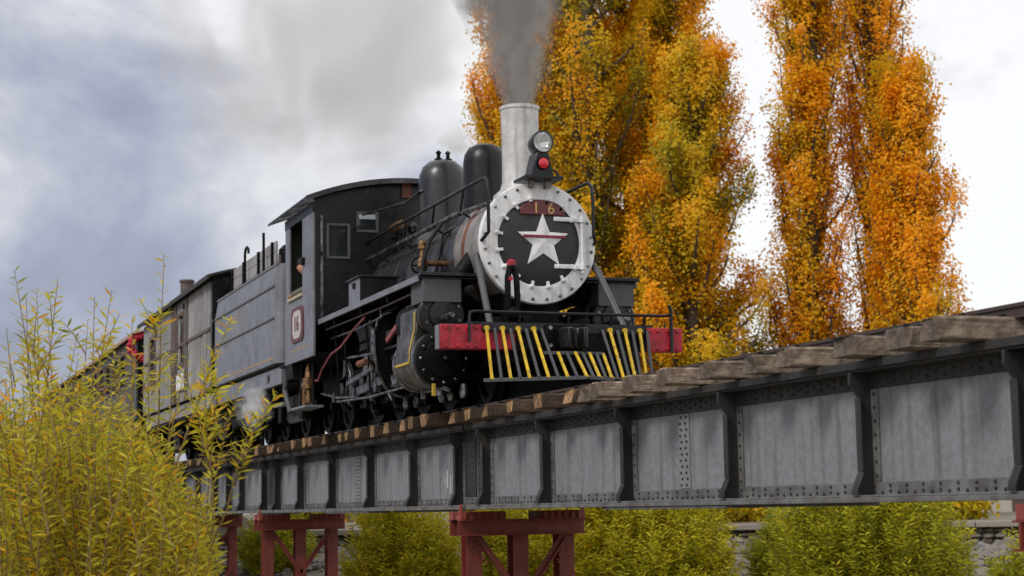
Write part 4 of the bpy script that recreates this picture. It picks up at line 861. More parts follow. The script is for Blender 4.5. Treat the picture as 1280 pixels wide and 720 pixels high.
# ------------------------------------------------------------------ wooden van and carriages
def carriage(name, label, cat, x0, x1, wood, woodb, wins, roofm, zt_=3.72, group=None, seed=1, bw=.30):
    r = random.Random(seed); root = thing(name, label, cat, ((x0 + x1) / 2, 0, RT), group)
    zb_ = 1.95
    core = MB(); core.box(x0 + .05, x1 - .05, -1.13, 1.13, zb_ - .0, zb_ + .04); core.build('floor', GEAR, root)
    MB().box(x0 + .02, x1 - .02, -1.12, 1.12, 1.66, 1.80).build('underframe', GEAR, root)
    for s in (-1, 1):
        MB().box(x0, x1, *sorted((s * 1.08, s * 1.15)), 1.70, 1.92).build('sole_bar', wood, root, bevel=.006)
        x = x0; 
        while x < x1 - .02:
            w_ = min(bw * r.uniform(.9, 1.12), x1 - x); hit = None
            if x1 - (x + w_) < .08: w_ = x1 - x
            xm = x + w_ / 2
            for a, b, c, d in wins:
                if a < xm < b: hit = (c, d)
            segs = [(zb_, zt_)] if not hit else [(zb_, hit[0]), (hit[1], zt_)]
            m_ = woodb if r.random() < .2 else wood
            for z0, z1 in segs:
                pj = r.uniform(0, .012)
                MB().box(x + .004, x + w_ - .006, *sorted((s * (1.16 + pj), s * (1.195 + pj))), z0, z1).build('plank', m_, root, bevel=.004)
            x += w_
        MB().box(x0 + .03, x1 - .03, *sorted((s * 1.11, s * 1.155)), zb_, 2.55).build('side_lining', GEAR, root)
        MB().box(x0, x1, *sorted((s * 1.195, s * 1.222)), 2.92, 2.97).build('side_rail', woodb, root)
        for a, b, c, d in wins:
            fr_ = MB()
            for q in ((a - .06, a, c, d), (b, b + .06, c, d), (a - .06, b + .06, c - .07, c), (a - .06, b + .06, d, d + .07)): fr_.box(q[0], q[1], *sorted((s * 1.15, s * 1.228)), q[2], q[3])
            wo_ = fr_.build('window', woodb, root, bevel=.004)
            MB().box(a, b, *sorted((s * 1.152, s * 1.158)), c, d).build('pane', GLASS, wo_)
    for xx in (x0, x1):
        sg = -1 if xx == x0 else 1
        for k in range(8):
            y0 = -1.16 + k * .29
            MB().box(*sorted((xx - sg * .03, xx + sg * .0)), y0 + .003, y0 + .287, zb_, zt_ + .10).build('end_plank', BLACK if seed != 9 else wood, root, bevel=.004)
    ys = [-1.30 + 2.6 * i / 16 for i in range(17)]
    rz = lambda y: zt_ + .02 + .20 * (1 - (y / 1.3) ** 2)
    MB().prism([(y, rz(y) + .035) for y in ys] + [(y, rz(y)) for y in ys][::-1], 'x', x0 - .15, x1 + (.45 if seed == 1 else .15)).build('roof', roofm, root, bevel=.004)
    for s in (-1, 1): MB().box(x0 - .15, x1 + (.45 if seed == 1 else .15), *sorted((s * 1.295, s * 1.32)), zt_ - .02, zt_ + .05).build('eave_board', roofm, root)
    bogie(root, x0 + 1.3); bogie(root, x1 - 1.3)
    MB().box(x1, x1 + .35, -.1, .1, 1.62, 1.78).build('coupler', GEAR, root)
    return root
van = carriage('goods_van', 'grey weathered plank van with stovepipe coupled behind the tender', 'railway van', -35.4, -28.05, BOARD, BOARDB, [(-31.15, -30.55, 2.62, 3.45), (-34.4, -33.9, 2.55, 3.35)], ROOFB, seed=1)
MB().lathe([(.12, 3.8), (.12, 4.22), (.14, 4.23), (.14, 4.27), (.11, 4.28)], (-32.2, -.88, 0), 'z', 16).build('stovepipe', BOARDB, van)
MB().box(-31.1, -30.35, -1.245, -1.226, 2.14, 2.42).build('notice_board', WHITE, van, bevel=.003)
MB().box(-30.40, -30.32, -1.25, -1.226, 3.52, 3.62).build('van_lamp', GEAR, van)
for x in (-31.3, -30.2): MB().box(x - .05, x + .05, -1.24, -1.222, 1.95, 3.70).build('door_post', BOARDB, van, bevel=.004)
pw = [(-38.9 - i * 1.25, -38.1 - i * 1.25, 2.75, 3.4) for i in range(6)]
car1 = carriage('passenger_carriage', 'dark ended passenger carriage with barred windows behind the plank van', 'railway carriage', -46.8, -36.5, GREYD, BOARDB, pw, ROOFT, zt_=3.66, seed=2, group='carriages of the train')
bars = MB()
for a, b, c, d in pw[:3]:
    for k in range(5): bars.box(a + .1 + k * .15, a + .13 + k * .15, -1.205, -1.185, c, d)
bars.build('window_bars', GEAR, car1)
pw2 = [(-49.2 - i * 1.25, -48.4 - i * 1.25, 2.75, 3.4) for i in range(6)]
carriage('passenger_carriage', 'last pale passenger carriage showing above the willow shoots', 'railway carriage', -57.4, -47.6, GREYD, BOARDB, pw2, ROOFB, zt_=3.66, seed=3, group='carriages of the train', bw=.45)
# wreath hanging on the carriage end
wr = thing('wreath', 'round red flower wreath hanging on the dark carriage end', 'wreath', (-36.4, -1.12, 3.2))
ring = MB(); wr_ = random.Random(4)
for i in range(60):
    a = 2 * math.pi * i / 60; rr_ = .23 + wr_.uniform(-.045, .045)
    ring.ball((-36.43 + wr_.uniform(-.02, .03), -1.10 + rr_ * math.cos(a), 3.44 + rr_ * math.sin(a)), wr_.uniform(.045, .075), 6, 4)
ring.build('flower_ring', WREATH, wr, smooth=60)
MB().tube([(-36.46, -1.10, 3.66), (-36.46, -1.10, 3.76)], .008, 5).build('hanger', GEAR, wr)
MB().box(-36.49, -36.46, -1.13, -1.07, 3.72, 3.76).build('hook', GEAR, wr)

# ------------------------------------------------------------------ driver leaning at the cab window
def skin_mesh(name, pts, edges, m, parent, root=0, sub=2):
    org = Vector(ORG[parent.name]) if parent else Vector((0, 0, 0))
    me = bpy.data.meshes.new(name); me.from_pydata([tuple(Vector(p[:3]) - org) for p in pts], edges, [])
    o = bpy.data.objects.new(name, me); C.objects.link(o)
    o.modifiers.new('skin', 'SKIN'); me.skin_vertices or None
    bpy.context.view_layer.objects.active = o
    if not me.skin_vertices: 
        bm = bmesh.new(); bm.from_mesh(me); bm.verts.layers.skin.verify(); bm.to_mesh(me); bm.free()
    for i, p in enumerate(pts): me.skin_vertices[0].data[i].radius = (p[3], p[4] if len(p) > 4 else p[3]); me.skin_vertices[0].data[i].use_root = i == root
    sd_ = o.modifiers.new('sub', 'SUBSURF'); sd_.levels = sub; sd_.render_levels = sub
    me.materials.append(m)
    bpy.context.view_layer.update()
    ev = bpy.data.meshes.new_from_object(o.evaluated_get(bpy.context.evaluated_depsgraph_get()))
    o.modifiers.clear(); o.data = ev; ev.name = name; ev.shade_smooth()
    if parent: o.parent = parent
    ORG[o.name] = tuple(org)
    return o
per_dx, per_dy = -.17, .0
per = thing('person', 'driver in olive jacket and dark cap leaning on the cab window sill', 'person', (-21.8, -.8, 2.42))
hx, hy, hz_ = -21.84, -1.05, 3.10
skin_mesh('body', [(-21.8, -.78, 2.44, .15, .13), (-21.82, -.85, 2.65, .16, .13), (-21.83, -.95, 2.86, .17, .12), (-21.83, -1.0, 2.95, .07), (hx + .01, hy + .01, 3.01, .052),
    (-21.65, -1.0, 2.88, .075), (-21.46, -1.16, 2.78, .058), (-21.62, -1.225, 2.755, .05), (-21.76, -1.235, 2.75, .042),
    (-22.0, -.94, 2.87, .075), (-22.02, -1.10, 2.79, .058), (-21.92, -1.20, 2.77, .05), (-21.8, -.55, 2.45, .085), (-21.75, -.42, 2.2, .07), (-21.75, -.42, 1.97, .06)],
    [(0, 1), (1, 2), (2, 3), (3, 4), (2, 5), (5, 6), (6, 7), (7, 8), (2, 9), (9, 10), (10, 11), (0, 12), (12, 13), (13, 14)], OLIVE, per)
hd = MB().ball((hx, hy - .01, hz_ + .03), .105, 20, 14, (.98, .84, 1.15))
for i, (x, y, z) in enumerate(hd.v):
    dx, dz = x - hx, z - hz_ - .03
    if dx > .07 and abs(y - hy + .01) < .03 and -.05 < dz < .03: hd.v[i] = (x + .022, y, z)
    if dz < -.06: hd.v[i] = (hx + dx * .85 + .012, hy + (y - hy) * .8, z)
hd.ball((hx - .005, hy - .10, hz_ + .02), .026, 8, 6, (.7, .4, 1.1))
hdo = hd.build('head', SKIN, per, smooth=180)
ey = MB()
for s in (-1, 1): ey.ball((hx + .088, hy - .01 + s * .036, hz_ + .045), .011, 8, 6)
ey.build('eyes', HAIR, hdo)
MB().box(hx + .092, hx + .101, hy - .035, hy + .015, hz_ - .035, hz_ - .026).build('mouth', MAROON, hdo)
MB().ball((hx - .008, hy - .01, hz_ + .09), .108, 18, 10, (1, .9, .75)).prism([(hx + .06, hy - .085), (hx + .16, hy - .06), (hx + .175, hy - .01), (hx + .16, hy + .04), (hx + .06, hy + .065)], 'z', hz_ + .088, hz_ + .10).build('cap', HAIR, hdo, smooth=60)
hn = MB().ball((-21.79, -1.24, 2.745), .04, 10, 6, (1.1, .8, .6))
for k, ln in enumerate((.055, .065, .06, .045)):
    x = -21.82; y = -1.262 + k * .017
    hn.tube([(x, y, 2.75), (x - ln * .6, y - .003, 2.748), (x - ln, y - .003, 2.732)], .009, 6)
hn.tube([(-21.78, -1.205, 2.75), (-21.81, -1.185, 2.75), (-21.835, -1.18, 2.74)], .010, 6)
hn.build('hand', SKIN, per, smooth=60)
per.location = (per.location.x + per_dx, per.location.y + per_dy, per.location.z)
# ------------------------------------------------------------------ vegetation
def fast_mesh(name, V, nper, m, tint, parent, kind=None, smooth=False):
    """V: (n, nper, 3) corner positions of n separate faces with nper corners each."""
    n = V.shape[0]; org = np.array(ORG[parent.name]) if parent else np.zeros(3)
    me = bpy.data.meshes.new(name); me.vertices.add(n * nper); me.loops.add(n * nper); me.polygons.add(n)
    me.vertices.foreach_set('co', (V - org).astype(np.float32).ravel())
    me.loops.foreach_set('vertex_index', np.arange(n * nper, dtype=np.int32))
    me.polygons.foreach_set('loop_start', np.arange(0, n * nper, nper, dtype=np.int32)); me.polygons.foreach_set('loop_total', np.full(n, nper, dtype=np.int32))
    a = me.attributes.new('tint', 'FLOAT', 'POINT'); a.data.foreach_set('value', np.repeat(tint, nper).astype(np.float32))
    me.update(calc_edges=True); me.materials.append(m)
    o = bpy.data.objects.new(name, me); C.objects.link(o)
    if parent: o.parent = parent
    ORG[o.name] = tuple(org)
    if kind: o['kind'] = kind
    return o
def unit(a): return a / (np.linalg.norm(a, axis=1, keepdims=True) + 1e-9)

def poplar(label, base, H, rad_, seed, green=0.0, lean=0.0, top_r=.25, n_limb=110, leaves=56000, low=.04):
    g = np.random.default_rng(seed); base = np.array(base, float)
    root = thing('poplar_tree', label, 'tree', tuple(base), 'autumn poplars behind the railway')
    lean_v = np.array([cr.x, cr.y, 0]) * lean
    tw = MB(); k = 14
    wob = lambda t: np.array([.18 * math.sin(t * 5 + seed), .18 * math.cos(t * 4 + seed * 2), 0])
    ax = lambda t: base + np.array([0, 0, H * t]) + (wob(t) - wob(0)) * t * 2 + lean_v * t * H
    tw.tube([ax(i / k * .97) for i in range(k + 1)], 0, 9, taper=[.30 * (1 - i / k) ** .8 * H / 20 + .025 for i in range(k + 1)])
    prof = lambda t: rad_ * (min(1, (t + .02) / .14) ** .6) * (1 - max(0, (t - .35) / .65) ** 1.9 * (1 - top_r))
    P = []; T = []; 
    for i in range(n_limb):
        t0 = low + (i + g.random()) / n_limb * .86; az = i * 2.39996 + g.normal(0, .35)
        tp = min(1.0, t0 + g.uniform(.10, .19) * (1.15 - t0))
        R_ = prof((t0 + tp) / 2) * g.uniform(.5, 1.15)
        if g.random() < .06: continue
        d = np.array([math.cos(az), math.sin(az), 0]); p0 = ax(t0); p3 = ax(tp) + d * R_
        p1 = p0 + d * R_ * .55 + np.array([0, 0, (p3[2] - p0[2]) * .22]); p2 = p0 + d * R_ * .93 + np.array([0, 0, (p3[2] - p0[2]) * .6])
        pts = [((1 - u) ** 3) * p0 + 3 * u * (1 - u) ** 2 * p1 + 3 * u * u * (1 - u) * p2 + u ** 3 * p3 for u in (0, .2, .4, .6, .8, 1)]
        tw.tube(pts, 0, 5, taper=[.075 * (1 - u) ** .8 + .012 for u in (0, .2, .4, .6, .8, 1)], caps=False)
        m_ = int(leaves / n_limb * g.uniform(.6, 1.35)); nsub = 12
        lt = g.normal(.62 - green * .5, .17)                     # tint of the whole limb
        for j in range(nsub):                                    # upswept twigs with leaf tufts
            u = g.uniform(.12, 1.0); c = ((1 - u) ** 3) * p0 + 3 * u * (1 - u) ** 2 * p1 + 3 * u * u * (1 - u) * p2 + u ** 3 * p3
            sd_ = g.normal(0, .22, 3) * np.array([1, 1, .3]); ln = g.uniform(.5, 1.25)
            tip = c + sd_ + np.array([0, 0, ln]) + d * .12
            if j % 2 == 0: tw.tube([c, (c + tip) / 2 + sd_ * .2, tip], 0, 4, taper=[.018, .012, .006], caps=False)
            q = m_ // nsub; s_ = g.random(q) ** .8
            pos = c + (tip - c) * s_[:, None] + g.normal(0, 1, (q, 3)) * np.array([.23, .23, .2]) * (1.15 - .6 * s_)[:, None]
            P.append(pos); rel = s_ * .12 + (u - .5) * .22
            T.append(np.full(q, lt + g.normal(0, .09)) + rel + g.normal(0, .035, q))
    P = np.concatenate(P); T = np.clip(np.concatenate(T), 0, 1); n = len(P)
    ctr = base + np.outer((P[:, 2] - base[2]) / H, lean_v * H); og = P - ctr; og[:, 2] = 0
    nr = unit(g.normal(0, .45, (n, 3)) + unit(og) * .75 + np.array([0, 0, .55])); a = unit(np.cross(nr, g.normal(0, 1, (n, 3)))); b = np.cross(nr, a)
    s_ = g.uniform(.036, .080, n)[:, None]
    V = np.stack([P - a * s_ * .9, P - b * s_ * .75, P + a * s_, P + b * s_ * .75], 1)
    tw.build('trunk', BARK, root, fix=False)
    o = fast_mesh('crown', V, 4, POP_GOLD, T, root, kind='stuff')
    return root
TZ = -.55
poplar('gold and olive poplar rising behind the smoke column', (-58.6, 15.45, TZ), 30, 1.75, 1, green=.36, leaves=110000, n_limb=130)
poplar('tall olive gold poplar directly behind the smokebox', (-56.2, 17.0, TZ), 31, 2.5, 2, green=.40, leaves=115000)
poplar('broad poplar with dark olive centre right of the smokebox', (-58.4, 19.9, TZ), 30, 2.9, 3, green=.38, leaves=115000)
poplar('shorter orange poplar at the sunny edge of the olive group', (-53.2, 19.6, TZ), 16.8, 2.3, 4, green=.33, leaves=105000)
poplar('golden olive poplar filling the gap beside the shorter orange one', (-56.5, 20.2, TZ), 22, 2.1, 14, green=.32, leaves=90000)
poplar('yellow green poplar deep inside the left group', (-62.5, 18.2, TZ), 27, 2.6, 9, green=.45, leaves=60000)
poplar('slender orange poplar leaning apart beside the sky gap', (-53.3, 23.9, TZ), 27, 1.42, 5, green=-.04, leaves=95000)
poplar('tallest bright orange poplar of the detached pair', (-53.2, 27.0, TZ), 33, 1.35, 6, green=-.08, leaves=75000)
poplar('shorter orange poplar forming the outer edge of the detached pair', (-50.2, 26.6, TZ), 15.9, 1.6, 7, green=-.1, leaves=60000)

def willow(name, label, cat, base, shoots, leaf_len, m, seed, tint_mu=.45, tint_sd=.2, group=None, spacing=.028, stem_r=.02, big=None, wide=.17, droop=.25):
    """shoots: list of polylines (lists of points) that carry leaves from fraction f0 upward."""
    g = np.random.default_rng(seed); root = thing(name, label, cat, tuple(base), group)
    tw = MB(); P = []; D = []; T = []; S = []
    for pts, r0, f0, *ls in shoots:
        lsc = ls[0] if ls else 1.0
        pts = [np.array(p, float) for p in pts]
        tw.tube(pts, 0, 5, taper=[r0 * .55 * (1 - i / (len(pts) - 1)) + .0018 for i in range(len(pts))], caps=False)
        seg = np.array([np.linalg.norm(pts[i + 1] - pts[i]) for i in range(len(pts) - 1)]); tot = seg.sum(); cum = np.concatenate([[0], np.cumsum(seg)])
        s = f0 * tot; az = g.uniform(0, 6.28); base_t = g.normal(tint_mu, tint_sd * .6)
        while s < tot:
            i = min(len(seg) - 1, np.searchsorted(cum, s, 'right') - 1); u = (s - cum[i]) / seg[i]
            p = pts[i] + (pts[i + 1] - pts[i]) * u; t = (pts[i + 1] - pts[i]) / seg[i]
            az += 2.4 + g.normal(0, .3); e = np.array([math.cos(az), math.sin(az), 0])
            end = s / tot
            d = t * g.uniform(.35, .9) + e * g.uniform(.7, 1.0) - np.array([0, 0, droop * g.random()])
            P.append(p); D.append(d / np.linalg.norm(d)); S.append(lsc * leaf_len * g.uniform(.7, 1.2) * (1 - .35 * max(0, end - .9) / .1))
            T.append(base_t + g.normal(0, tint_sd) + (.35 if g.random() < .10 else 0)); s += spacing * (1.35 if lsc > 1.1 else 1) * g.uniform(.6, 1.5)
    P = np.array(P); D = np.array(D); S = np.array(S)[:, None]; T = np.clip(np.array(T), 0, 1); n = len(P)
    side = unit(np.cross(D, np.array([0, 0, 1.0]) + g.normal(0, .75, (n, 3)))); nr = np.cross(side, D)
    sag = nr * S * g.uniform(-.12, .12, (n, 1)) - np.array([0, 0, 1]) * S * g.uniform(.0, .18, (n, 1))
    w = S * wide * .5
    A = P; M1 = P + D * S * .45 + sag * .35; TIP = P + D * S + sag
    fold = nr * w * .35
    tw.build('stems', TWIG, root, fix=False)
    sel = np.zeros(n, bool)
    if big is not None:                     # leaves that can be picked out one by one become leaf objects
        idx = big(P, S[:, 0]); sel[idx] = True
        lm = bpy.data.meshes.new('leaf')
        vs = []
        for u, hw in ((0, .02), (.2, .34), (.45, .5), (.72, .33), (1, .0)): vs += [(u, -hw * wide, .10 * hw * wide - .10 * u * u), (u, 0, -.10 * u * u), (u, hw * wide, .10 * hw * wide - .10 * u * u)]
        lm.from_pydata(vs, [], [q for k in range(4) for q in ((3 * k, 3 * k + 3, 3 * k + 4, 3 * k + 1), (3 * k + 1, 3 * k + 4, 3 * k + 5, 3 * k + 2))])
        at_ = lm.attributes.new('tint', 'FLOAT', 'POINT')
        lms = []
        for q in range(5):
            l2 = lm.copy(); l2.attributes['tint'].data.foreach_set('value', [q / 4.5 + .05] * len(vs)); l2.materials.append(m); l2.shade_smooth(); lms.append(l2)
        org = np.array(base)
        for i in idx:
            o = bpy.data.objects.new('leaf', lms[min(4, int(T[i] * 5))]); C.objects.link(o); o.parent = root
            X = Vector(D[i]); Y = Vector(side[i]); Z = X.cross(Y); s1 = float(S[i, 0])
            o.matrix_local = Matrix.Translation(Vector(P[i] - org)) @ Matrix(((X.x, Y.x, Z.x, 0), (X.y, Y.y, Z.y, 0), (X.z, Y.z, Z.z, 0), (0, 0, 0, 1))) @ Matrix.Scale(s1, 4)
    k = ~sel
    Q = np.stack([A, M1 - side * w + fold, TIP, M1 + side * w + fold], 1)[k]
    # two triangles per leaf, folded along the midrib
    V = np.concatenate([Q[:, [0, 1, 2]], Q[:, [0, 2, 3]]], 0)
    fast_mesh('foliage', V, 3, m, np.concatenate([T[k], T[k]]), root, kind='stuff')
    return root
def px2w(px, py, depth):                    # survey helper: world point seen at a photo pixel at the given depth
    d = cf + cr * ((px - 640) / 2200) - cu * ((py - 360) / 2200); return np.array(CAM + d * depth)

# the tall willow bush on the near bank
def fg_shoots():
    g = np.random.default_rng(21); out = []
    b0 = np.array([-11.2, -5.05, ground_z(-11.2, -5.05) - .05])
    # main stems
    tips = [(18, 338, 10.6), (72, 352, 11.0), (140, 362, 11.2), (205, 318, 11.6), (118, 372, 10.8), (165, 398, 11.4), (60, 402, 11.2), (238, 432, 11.8), (33, 372, 11.5), (96, 420, 10.7),
            (8, 410, 10.2), (185, 430, 11.0), (150, 440, 11.9), (215, 470, 11.2), (290, 396, 11.5), (335, 508, 11.4), (300, 478, 11.7), (270, 505, 11.2), (255, 455, 11.0), (110, 398, 12.0), (46, 360, 12.0), (-20, 350, 11.0), (-40, 380, 11.4), (-25, 420, 10.6)]
    for px, py, dp in tips:
        tip = px2w(px, py, dp); start = b0 + np.array([g.normal(0, .22), g.normal(0, .3), 0]); 
        m1 = start + (tip - start) * .45 + np.array([0, 0, .12]) + g.normal(0, .05, 3); m1[:2] = start[:2] + (tip - start)[:2] * (.38 if px < 250 else .30)
        m2 = start + (tip - start) * .75 + g.normal(0, .05, 3)
        if px >= 250: m1[2] += .1; m2[2] += .12
        out.append(([start, m1, m2, (m2 + tip) / 2 + g.normal(0, .02, 3), tip], .017, .38 if px < 250 else .74, 1.15))
        for j in range(4):                  # side shoots
            u = g.uniform(.35, .9) if px < 250 else g.uniform(.66, .95); a = m1 + (tip - m1) * u; l = g.uniform(.25, .6) * (1.1 - u * .6)
            d = (tip - m1) / np.linalg.norm(tip - m1) * .7 + np.append(g.normal(0, .5, 2), g.uniform(.1, .6)); d /= np.linalg.norm(d)
            out.append(([a, a + d * l * .5 + [0, 0, .02], a + d * l], .006, .08, 1.1))
    # dense lower body
    for i in range(900):
        px = -60 + 330 * g.random() ** .85; top = 468 + max(0, px - 90) * .4 + max(0, px - 170) * 1.0
        py = g.uniform(top, 760); dp = g.uniform(9.9, 12.6)
        tip = px2w(px, py, dp); l = g.uniform(.45, .95); lean = np.array([cr.x, cr.y, 0]) * (px - 110) / 900 + np.append(g.normal(0, .22, 2), 0)
        d = np.array([0, 0, 1.0]) + lean; d /= np.linalg.norm(d); st_ = tip - d * l
        out.append(([st_ - [0, 0, .0], st_ + d * l * .5 + g.normal(0, .03, 3), tip], .007, .0))
    for i in range(26):                     # bare lower stems
        px = g.uniform(0, 230); tip = px2w(px, g.uniform(520, 640), g.uniform(10.4, 12)); s0 = b0 + np.array([g.normal(0, .3), g.normal(0, .35), 0])
        out.append(([s0, s0 + (tip - s0) * .5 + [0, 0, .15], tip], .016, .5))
    return b0, out
b0, sh = fg_shoots()
def pick(P, S):
    rel = P - np.array(CAM); z = rel @ np.array(cf); py = 360 - 2200 * (rel @ np.array(cu)) / z; px = 640 + 2200 * (rel @ np.array(cr)) / z
    ok = np.where((px > 0) & (py > 0) & ((py < 415) | ((px > 255) & (py < 560))))[0]
    return ok[np.argsort(-S[ok])][:280]
willow('willow_bush', 'tall yellow green willow bush with upright shoots on the near bank', 'bush', tuple(b0), sh, .090, WIL, 22, tint_mu=.46, tint_sd=.20, spacing=.018, big=pick, wide=.175)

def dome_shoots(base, w_, h, n, seed, depthw=None):
    g = np.random.default_rng(seed); out = []; base = np.array(base)
    for i in range(n):
        a = g.uniform(0, 6.28); q = math.sqrt(g.random()); el = g.uniform(.25, 1)
        tip = base + np.array([math.cos(a) * q * w_, math.sin(a) * q * w_, h * (1 - .55 * q * q) * g.uniform(.4, 1.2)])
        d = np.array([math.cos(a) * q * .7, math.sin(a) * q * .7, 1]); d /= np.linalg.norm(d); l = g.uniform(.6, 1.2)
        s0 = tip - d * l; s0[2] = max(s0[2], base[2])
        out.append(([s0, (s0 + tip) / 2 + g.normal(0, .04, 3), tip], .008, .0))
    for i in range(14):
        a = g.uniform(0, 6.28); tip = base + np.array([math.cos(a) * w_ * .6, math.sin(a) * w_ * .6, h * .65]); out.append(([base + g.normal(0, .1, 3) * [1, 1, 0], (base + tip) / 2 + [0, 0, .2], tip], .02, .6))
    return out
def low_bush(label, px, depth, w_, h, n, seed, m=WIL, mu=.4, ll=.135, sp=.026):
    p = px2w(px, 640, depth); b = (p[0], p[1], ground_z(p[0], p[1]) - .03)
    willow('willow_shrub', label, 'bush', b, dome_shoots(b, w_, h, int(n * 2.2), seed), ll, m, seed + 50, tint_mu=mu, tint_sd=.16, group='willow shrubs below the bridge', spacing=sp, wide=.27)
low_bush('wide yellow green willow shrub beside the red pier under the locomotive front', 818, 30, 1.5, 2.5, 520, 31, m=WILG, mu=.60)
low_bush('large olive green willow shrub under the bare girder span', 1085, 29, 1.75, 2.75, 560, 32, m=WILG, mu=.40)
low_bush('yellow willow shrub filling the gap between the two red piers', 505, 32, 1.2, 2.1, 420, 33, m=WILG, mu=.66)
low_bush('small yellow shrub seen through the braces of the red pier', 650, 31, 1.2, 2.2, 320, 34, m=WILG, mu=.62)
low_bush('golden willow shrub with bright tips behind the pier column', 748, 30, .9, 2.4, 260, 35, m=WILG, mu=.70)
low_bush('thin grey green shrub on the stones under the wagon', 345, 38, 1.0, 1.4, 120, 36, m=WILG, mu=.3)
low_bush('low green shrub at the foot of the stone wall', 975, 31, .7, 1.6, 150, 37, m=WILG, mu=.25)
low_bush('sparse shrub on the gravel near the end pier', 1265, 27, .6, 1.3, 90, 38, m=WILG, mu=.35)

def terrace_bush(label, px, depth, w_, h, seed, mu):
    g = np.random.default_rng(seed); p = px2w(px, 640, depth); b = np.array([p[0], p[1], ground_z(p[0], p[1]) - .02])
    root = thing('autumn_bush', label, 'bush', tuple(b), 'bushes on the far terrace'); tw = MB()
    P = []; 
    for i in range(40):
        a = g.uniform(0, 6.28); q = math.sqrt(g.random()); tip = b + np.array([math.cos(a) * q * w_, math.sin(a) * q * w_, h * (1 - .5 * q * q) * g.uniform(.5, 1)])
        tw.tube([b, (b + tip) / 2 + g.normal(0, .1, 3), tip], .015, 4, caps=False); k = g.random((80, 1)) ** .6
        P.append(b + (tip - b) * k + g.normal(0, .16, (80, 3)))
    P = np.concatenate(P); P[:, 2] = np.maximum(P[:, 2], b[2] + .03); n = len(P)
    nr = unit(g.normal(0, 1, (n, 3)) + [0, 0, .3]); a = unit(np.cross(nr, g.normal(0, 1, (n, 3)))); c = np.cross(nr, a); s_ = g.uniform(.05, .11, n)[:, None]
    tw.build('stems', BARK, root, fix=False)
    fast_mesh('foliage', np.stack([P - a * s_, P - c * s_ * .7, P + a * s_, P + c * s_ * .7], 1), 4, POP_GOLD, np.clip(g.normal(mu, .15, n), 0, 1), root, kind='stuff')
for px, dp, w_, h, mu, lb in ((875, 50, 1.4, 1.5, .35, 'yellow olive bush on the terrace below the orange poplar'), (925, 52, .9, .9, .36, 'small yellow bush on the terrace in the sky gap'), (1190, 48, 1.2, 1.1, .35, 'low yellow bush on the terrace beside the end pier'), (1140, 52, 1.4, 1.3, .5, 'golden bush on the terrace behind the olive shrub'),
                              (760, 52, 2, 2.2, .3, 'olive bush at the foot of the tall poplars'), (400, 62, 1.6, 1.2, .2, 'dark green bush on the terrace left of the orange house'), (478, 66, 1.0, .75, .08, 'dark green bush before the orange house'), (600, 56, 1.8, 2.0, .25, 'olive bush on the terrace behind the cylinders')):
    terrace_bush(lb, px, dp, w_, h, int(px), mu)

# ------------------------------------------------------------------ houses far behind
def house(label, px, depth, w_, d_, h, wallm, roofm, roof_h, seed):
    p = px2w(px, 640, depth); z = ground_z(p[0], p[1]) - .05; a = math.atan2(cr.y, cr.x)
    root = thing('house', label, 'house', (0, 0, 0), None)
    def W(u, v, zz): return (u, v, zz)
    MB().box(-w_ / 2, w_ / 2, -d_ / 2, d_ / 2, 0, h).build('wall', wallm, root)
    r_ = MB().prism([(-d_ / 2 - .4, h), (d_ / 2 + .4, h), (0, h + roof_h)], 'x', -w_ / 2 - .3, w_ / 2 + .3).build('roof', roofm, root)
    MB().box(w_ * .2, w_ * .2 + .4, .3, .7, h + roof_h * .4, h + roof_h + .5).build('chimney', CREAMW, r_)
    for u in (-w_ * .3, w_ * .3):
        f = MB().box(u - .6, u + .6, -d_ / 2 - .04, -d_ / 2 - .003, h * .35, h * .78).build('window', CREAMW, root)
        MB().box(u - .5, u + .5, -d_ / 2 - .05, -d_ / 2 - .041, h * .38, h * .75).build('pane', GLASS, f)
    MB().box(-.5, .5, -d_ / 2 - .04, -d_ / 2 - .003, 0.02, h * .75).build('door', BOARDB, root)
    root.location = (p[0], p[1], z); root.rotation_euler = (0, 0, a); ORG[root.name] = tuple(root.location)
house('small orange rendered house far behind the bridge piers', 452, 84, 4.2, 4.0, 2.3, ORANGEW, TILE, .8, 1)
house('cream house with red sheet roof far behind the end pier', 1262, 78, 5.5, 4.5, 2.0, CREAMW, TILE, .9, 2)
